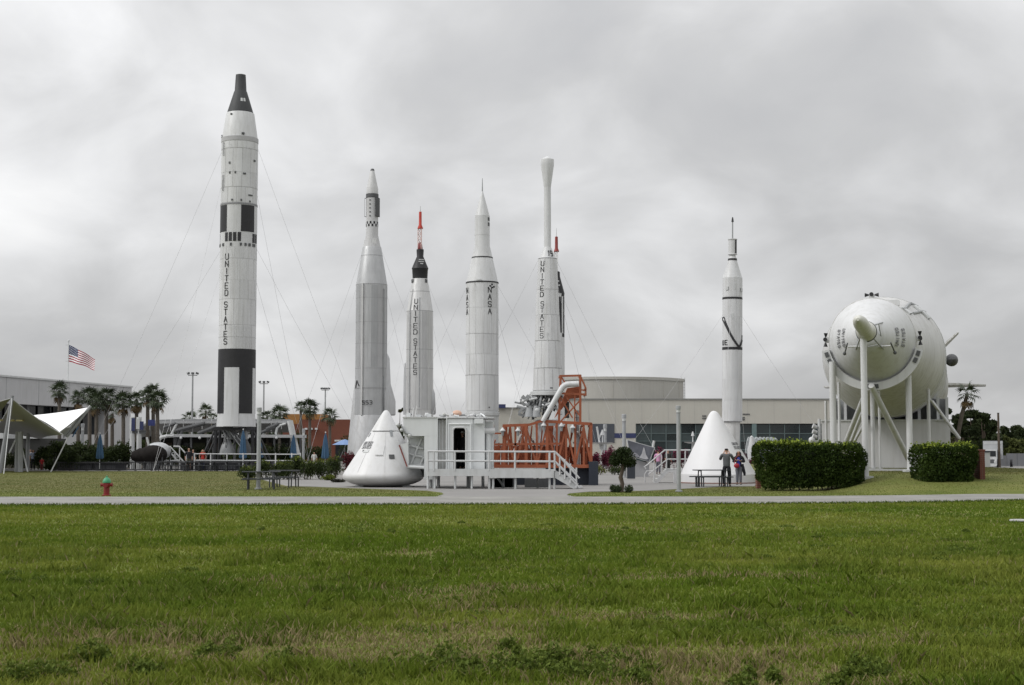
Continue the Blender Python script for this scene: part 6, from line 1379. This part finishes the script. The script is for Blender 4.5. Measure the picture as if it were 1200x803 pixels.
tree(1112, 512, 130, 26, 'small olive bush behind the plinth corner', (.03, .035, .016), (.08, .08, .035), 2000, .22, 12)
tree(468, 476, 215, 22, 'olive tree glimpsed between the grey and silver rockets', (.03, .035, .012), (.09, .085, .03), 2400, .4, 14)
# far wood closing the horizon
r = np.random.default_rng(77); n = 26000; xw = r.uniform(-420, 420, n); top = 6.0 + 4 * vnoise(xw, xw * 0, .03, 8, 4); zw_ = top * np.sqrt(r.random(n)); P_ = np.stack([xw, 520 + r.uniform(0, 14, n), zw_], 1)
o = big_mesh('far_wood', leaf_quads(P_, 1.2 + 1.2 * r.random(n), 0, .7, r), 4, leaf, None, lerp(D1, (.05, .062, .03), r.random(n))); tag(o, 'far dark wood closing the horizon', 'wood', kind='stuff')

# ------------------------------------------------------------------ people
def skin_obj(name, chains, mat, parent, sub=2):
    """chains: list of (points, radii); the first point of each chain may be a shared joint (same coordinates)"""
    V, E, Rr, roots, idx = [], [], [], [], {}
    for pts, rad in chains:
        prev = None
        for k, (p, r_) in enumerate(zip(pts, rad)):
            key = tuple(round(x, 4) for x in p)
            if key not in idx:
                idx[key] = len(V); V.append(p); Rr.append(r_)
                if k == 0: roots.append(idx[key])
            i = idx[key]
            if prev is not None and prev != i: E.append((prev, i))
            prev = i
    me = bpy.data.meshes.new(name); me.from_pydata(V, E, []); o = bpy.data.objects.new(name, me); C.objects.link(o); o.parent = parent
    sk = o.modifiers.new('skin', 'SKIN'); sk.use_smooth_shade = True
    if not me.skin_vertices:
        bm = bmesh.new(); bm.from_mesh(me); bm.verts.layers.skin.verify(); bm.to_mesh(me); bm.free()
    for i, sv_ in enumerate(me.skin_vertices[0].data):
        rr = Rr[i]; sv_.radius = rr if isinstance(rr, tuple) else (rr, rr); sv_.use_root = i in roots
    ss = o.modifiers.new('subdivision', 'SUBSURF'); ss.levels = sub; ss.render_levels = sub
    me.materials.append(mat); return o
skin_m = M('skin_light', (.42, .25, .18), .5, var=.06); skin_t = M('skin_tan', (.30, .17, .11), .5, var=.06)
def person(loc, face, label, h=1.75, shirt=(.1, .1, .11), legs=(.02, .02, .025), hair=(.02, .015, .012), hairlen=.0, elbows=None, hands=None, stance=.10, sleeve=.6, skin=None, shorts=False, shoes=(.03, .03, .03), jacket=None, bag=None, sub=2, stride=0.0, cap=None, fem=False):
    skin = skin or skin_m; t = thing('person', label, 'person', loc, face); k = h / 1.75
    def v(x, y, z): return (x * k, y * k, z * k)
    sh = .175 if fem else .20; el = elbows or ((-.27, .02, 1.14), (.27, .02, 1.14)); ha = hands or ((-.25, -.06, .88), (.25, -.06, .88))
    hip = v(0, 0, .95); chest = v(0, .0, 1.30); nb = v(0, .005, 1.475); nt = v(0, -.005, 1.55); hd = v(0, -.015, 1.635); ht = v(0, -.008, 1.705)
    L = lambda *a: tuple(x * k for x in a)
    ch = [([hip, v(0, 0, 1.10), chest, v(0, .0, 1.42), nb, nt, hd, ht], [(.11 * k, .09 * k), (.10 * k, .08 * k), (.12 * k, .09 * k), (.09 * k, .07 * k), .055 * k, .055 * k, (.078 * k, .092 * k), (.066 * k, .078 * k)])]
    arms, legs_ = [], []
    for i, s_ in enumerate((-1, 1)):
        S_, E_, W_ = v(s_ * sh, 0, 1.42), v(*el[i]), v(*ha[i]); Wv, Ev = Vector(W_), Vector(E_); d_ = (Wv - Ev).normalized(); K_ = tuple(Wv + d_ * .06 * k)
        ch.append(([v(0, .0, 1.42), S_, E_, W_, K_], [(.09 * k, .07 * k), .055 * k, .042 * k, .029 * k, (.034 * k, .022 * k)])); arms.append((S_, E_, W_))
        u_ = d_.orthogonal().normalized(); u_ = u_ if abs(u_.z) < .8 else d_.cross(u_)
        for f, (o_, ln) in enumerate(((-.024, .062), (-.009, .072), (.007, .07), (.022, .055))):
            b_ = Wv + d_ * .065 * k + u_ * o_ * k; n_ = d_.cross(u_); m_ = b_ + d_ * ln * .55 * k; e_ = m_ + d_ * ln * .35 * k + n_ * .018 * k
            ch.append(([tuple(b_), tuple(m_), tuple(e_)], [.0095 * k, .009 * k, .0075 * k]))
        b_ = Wv + d_ * .03 * k - u_ * .03 * k; m_ = b_ + (d_ * .03 - u_ * .022) * k; ch.append(([tuple(b_), tuple(m_), tuple(m_ + d_ * .022 * k)], [.011 * k, .010 * k, .008 * k]))
        sy = stride * s_; H_ = v(s_ * .09, 0, .90); Kn = v(s_ * (stance * .95), -.02 + sy * .5, .49); A_ = v(s_ * stance, .01 + sy, .085); T_ = v(s_ * (stance + .02), -.13 + sy, .04)
        ch.append(([hip, H_, Kn, A_, T_], [(.11 * k, .09 * k), .085 * k, .055 * k, .038 * k, .035 * k])); legs_.append((H_, Kn, A_, T_))
    skin_obj('body', ch, skin, t, sub)
    cm = M('cloth_%02d%02d%02d' % tuple(int(c * 99) for c in shirt), shirt, .85, var=.12, scale=6); lm = M('cloth_%02d%02d%02d' % tuple(int(c * 99) for c in legs), legs, .85, var=.15, scale=6)
    sc_ = [([v(0, 0, .84), v(0, 0, .98), v(0, 0, 1.12), chest, v(0, 0, 1.42), v(0, .005, 1.475)], [(.165 * k, .125 * k), (.18 * k, .135 * k), (.142 * k if fem else .168 * k, .118 * k), (.165 * k if fem else .20 * k, .13 * k), (.115 * k, .09 * k), .07 * k])]
    for (S_, E_, W_) in arms:
        e2 = tuple(Vector(E_).lerp(Vector(W_), max(0, sleeve - .5) * 2)); pts = [v(0, 0, 1.42), S_] + ([tuple(Vector(S_).lerp(Vector(E_), sleeve * 2))] if sleeve < .5 else [E_, e2] if sleeve > .5 else [E_]); rr = [(.125 * k, .10 * k), .085 * k] + [.068 * k, .056 * k][:len(pts) - 2]; sc_.append((pts, rr))
    skin_obj('shirt' if jacket is None else 'cardigan', sc_, cm, t, sub)
    if jacket: skin_obj('blouse', [([v(0, -.055, .86), v(0, -.06, 1.1), v(0, -.065, 1.3), v(0, -.05, 1.42)], [(.115 * k, .075 * k), (.095 * k, .075 * k), (.10 * k, .08 * k), (.06 * k, .05 * k)])], M('cloth_blouse', jacket, .8, var=.2, scale=5), t, sub)
    tc = [([v(0, 0, 1.06), hip], [(.15 * k, .12 * k), (.17 * k, .13 * k)])]
    for (H_, Kn, A_, T_) in legs_: tc.append(([hip, H_, Kn] + ([] if shorts else [A_]), [(.17 * k, .13 * k), .115 * k, .084 * k] + ([] if shorts else [.070 * k])))
    skin_obj('shorts' if shorts else 'trousers', tc, lm, t, sub)
    for (H_, Kn, A_, T_) in legs_: skin_obj('shoe', [([tuple(Vector(A_) + Vector((0, .03 * k, -.04 * k))), tuple(Vector(T_) + Vector((0, .02 * k, .0))), tuple(Vector(T_) + Vector((0, -.05 * k, -.005 * k)))], [(.048 * k, .045 * k), (.048 * k, .04 * k), (.036 * k, .03 * k)])], M('shoe_%02d' % int(shoes[0] * 99), shoes, .6), t, 1)
    hm = M('hair_%02d%02d' % (int(hair[0] * 99), int(hair[1] * 99)), hair, .6, var=.3, scale=20)
    hp = [([v(0, .02, 1.70), v(0, .028, 1.66), v(0, .035, 1.60)], [(.085 * k, .088 * k), (.086 * k, .08 * k), (.062 * k, .05 * k)])]
    if hairlen: hp[0][0].extend([v(0, .04, 1.50), v(0, .05, 1.55 - hairlen)]); hp[0][1].extend([(.11 * k, .06 * k), (.09 * k, .045 * k)]); hp += [([v(s_ * .075, .0, 1.66), v(s_ * .10, -.01, 1.56), v(s_ * .10, -.02, 1.5 - hairlen * .5)], [.035 * k, .045 * k, .03 * k]) for s_ in (-1, 1)]
    skin_obj('hair', hp, hm, t, sub)
    if cap: MB().lathe([(1.66 * k, .095 * k), (1.70 * k, .10 * k), (1.75 * k, .07 * k), (1.765 * k, .01)], 16).build('cap', M('cap_white', cap, .7), t)
    MB().ball(v(0, -.105, 1.625), .017 * k, 8, (1, 1.2, 1.4)).build('nose', skin, t)
    for s_ in (-1, 1): MB().ball(v(s_ * .03, -.094, 1.648), .0105 * k, 8).build('eye', black, t); MB().ball(v(s_ * .083, 0, 1.635), .022 * k, 8, (.5, .8, 1.3)).build('ear', skin, t)
    MB().ball(v(0, -.094, 1.592), .02 * k, 8, (1.1, .5, .35)).build('mouth', M('lips', (.28, .1, .09), .5), t)
    return t
g = gpt(851.8, 570.6); person((g.x, g.y, .012), R(180 - 12), 'man in a grey shirt and dark trousers seen from behind taking a picture', 1.80, (.085, .09, .095), (.013, .014, .018), (.018, .014, .012), elbows=((-.30, -.16, 1.20), (.30, -.16, 1.20)), hands=((-.09, -.36, 1.52), (.13, -.34, 1.54)), stance=.13, sleeve=.62)
cmr = bpy.data.objects['person']; cam_t = thing('camera', 'small silver camera held up by the man in grey', 'camera', cmr.matrix_basis @ Vector((.02, -.42, 1.62))); cam_t.rotation_euler.z = R(168)
MB().box((0, 0, 0), (.13, .04, .085)).build('camera_body', lightgrey, cam_t, smooth=False); MB().tube((0, -.02, 0), (0, -.07, 0), .03, n=14).build('lens', black, cam_t)
g = gpt(866, 568.4); person((g.x, g.y, .012), R(-8), 'woman with long dark curly hair, black cardigan and blue top facing the camera', 1.66, (.016, .014, .018), (.11, .115, .13), (.010, .008, .007), .22, elbows=((-.29, .02, 1.16), (.29, .0, 1.16)), hands=((-.10, -.18, 1.24), (.08, -.19, 1.22)), stance=.085, sleeve=.95, jacket=(.035, .05, .30), skin=skin_t, fem=True, shoes=(.02, .02, .02))
wo = thing('handbag', 'bright red bag hanging at the hip of the woman in the black cardigan', 'bag', (g.x - .13, g.y - .19, .83)); MB().ball((0, 0, .10), .14, 18, (1.0, .5, .85)).build('bag_body', M('bag_red', (.30, .018, .03), .4), wo); MB().path([(-.11, 0, .19), (-.06, .05, .45), (.1, .07, .62), (.2, .1, .62)], .012, 6).build('strap', MATS['bag_red'], wo)
tail = thing('coat', 'dark coat hanging beside the knee of the woman with the red bag', 'coat', (g.x + .22, g.y + .02, .45)); MB().path([(-.07, 0, .55), (0, -.02, .3), (.05, -.03, .12), (.06, -.02, 0)], [.09, .085, .07, .05], 10).build('cloth', MATS['cloth_010101'] if 'cloth_010101' in MATS else black, tail)
def pg(px, py, dz=.012):
    q_ = gpt(px, py); return (q_.x, q_.y, dz)
small = [
 ((38.5, 551), R(10), dict(label='woman with a pale blue top and black trousers walking with a child at far left', h=1.68, shirt=(.30, .34, .45), legs=(.014, .014, .018), hair=(.06, .03, .02), hairlen=.12, fem=True, sleeve=.4, stride=.1)),
 ((48.8, 551.5), R(-5), dict(label='small child in a red top beside the woman at far left', h=1.02, shirt=(.42, .03, .035), legs=(.16, .03, .035), hair=(.05, .03, .02), sleeve=.5, stride=.05)),
 ((35.2, 549.5), R(20), dict(label='person in white half hidden by the light column at far left', h=1.7, shirt=(.55, .55, .55), legs=(.25, .22, .18), stride=.08)),
 ((95, 545), R(160), dict(label='person in a white top sitting behind the dark counter by the umbrella', h=1.66, shirt=(.5, .5, .49), legs=(.05, .05, .06))),
 ((150.5, 550.3), R(90), dict(label='person in a white shirt left of the banner frame', h=1.55, shirt=(.6, .6, .6), legs=(.05, .05, .06), stride=.1)),
 ((164, 549.5), R(-60), dict(label='person in pale clothes walking by the dark capsule exhibit', h=1.75, shirt=(.52, .5, .46), legs=(.4, .38, .33), stride=.18)),
 ((176, 550.8), R(-20), dict(label='person in navy in front of the dark capsule exhibit', h=1.6, shirt=(.03, .035, .09), legs=(.03, .03, .05))),
 ((186, 550.8), R(30), dict(label='person in black beside the dark capsule exhibit', h=1.62, shirt=(.018, .018, .02), legs=(.02, .02, .025))),
 ((221, 551.8), R(15), dict(label='tall person in black with olive shorts near the white steps', h=1.82, shirt=(.016, .016, .018), legs=(.06, .06, .04), shorts=True, stride=.08)),
 ((226, 551.6), R(-20), dict(label='person in black just right of the one in olive shorts', h=1.70, shirt=(.02, .02, .022), legs=(.015, .015, .02), stride=.1)),
 ((237.3, 551.8), R(25), dict(label='person in a red vest and navy jeans near the rocket railing', h=1.70, shirt=(.42, .04, .03), legs=(.02, .024, .05), hair=(.25, .13, .06), hairlen=.1, sleeve=.3, fem=True)),
 ((368, 549), R(0), dict(label='child in white behind the green shrubs', h=1.45, shirt=(.5, .5, .48), legs=(.4, .38, .35))),
 ((771.5, 556), R(160), dict(label='person in a pink shirt behind the steps of the white cone', h=1.66, shirt=(.50, .26, .40), legs=(.1, .1, .12))),
 ((783, 554), R(30), dict(label='person in dark clothes passing behind the steps', h=1.68, shirt=(.04, .04, .04), legs=(.03, .03, .03))),
]
for (px, py), fc, kw in small: person(pg(px, py), fc, sub=1, **kw)
fz = at(542, 549.8, 67.3); person((fz.x, 67.3, fz.z), R(-30), 'figure in black with a white cap standing in the arched doorway', 1.72, (.012, .012, .014), (.012, .012, .014), cap=(.7, .7, .7), sleeve=.95, sub=1)
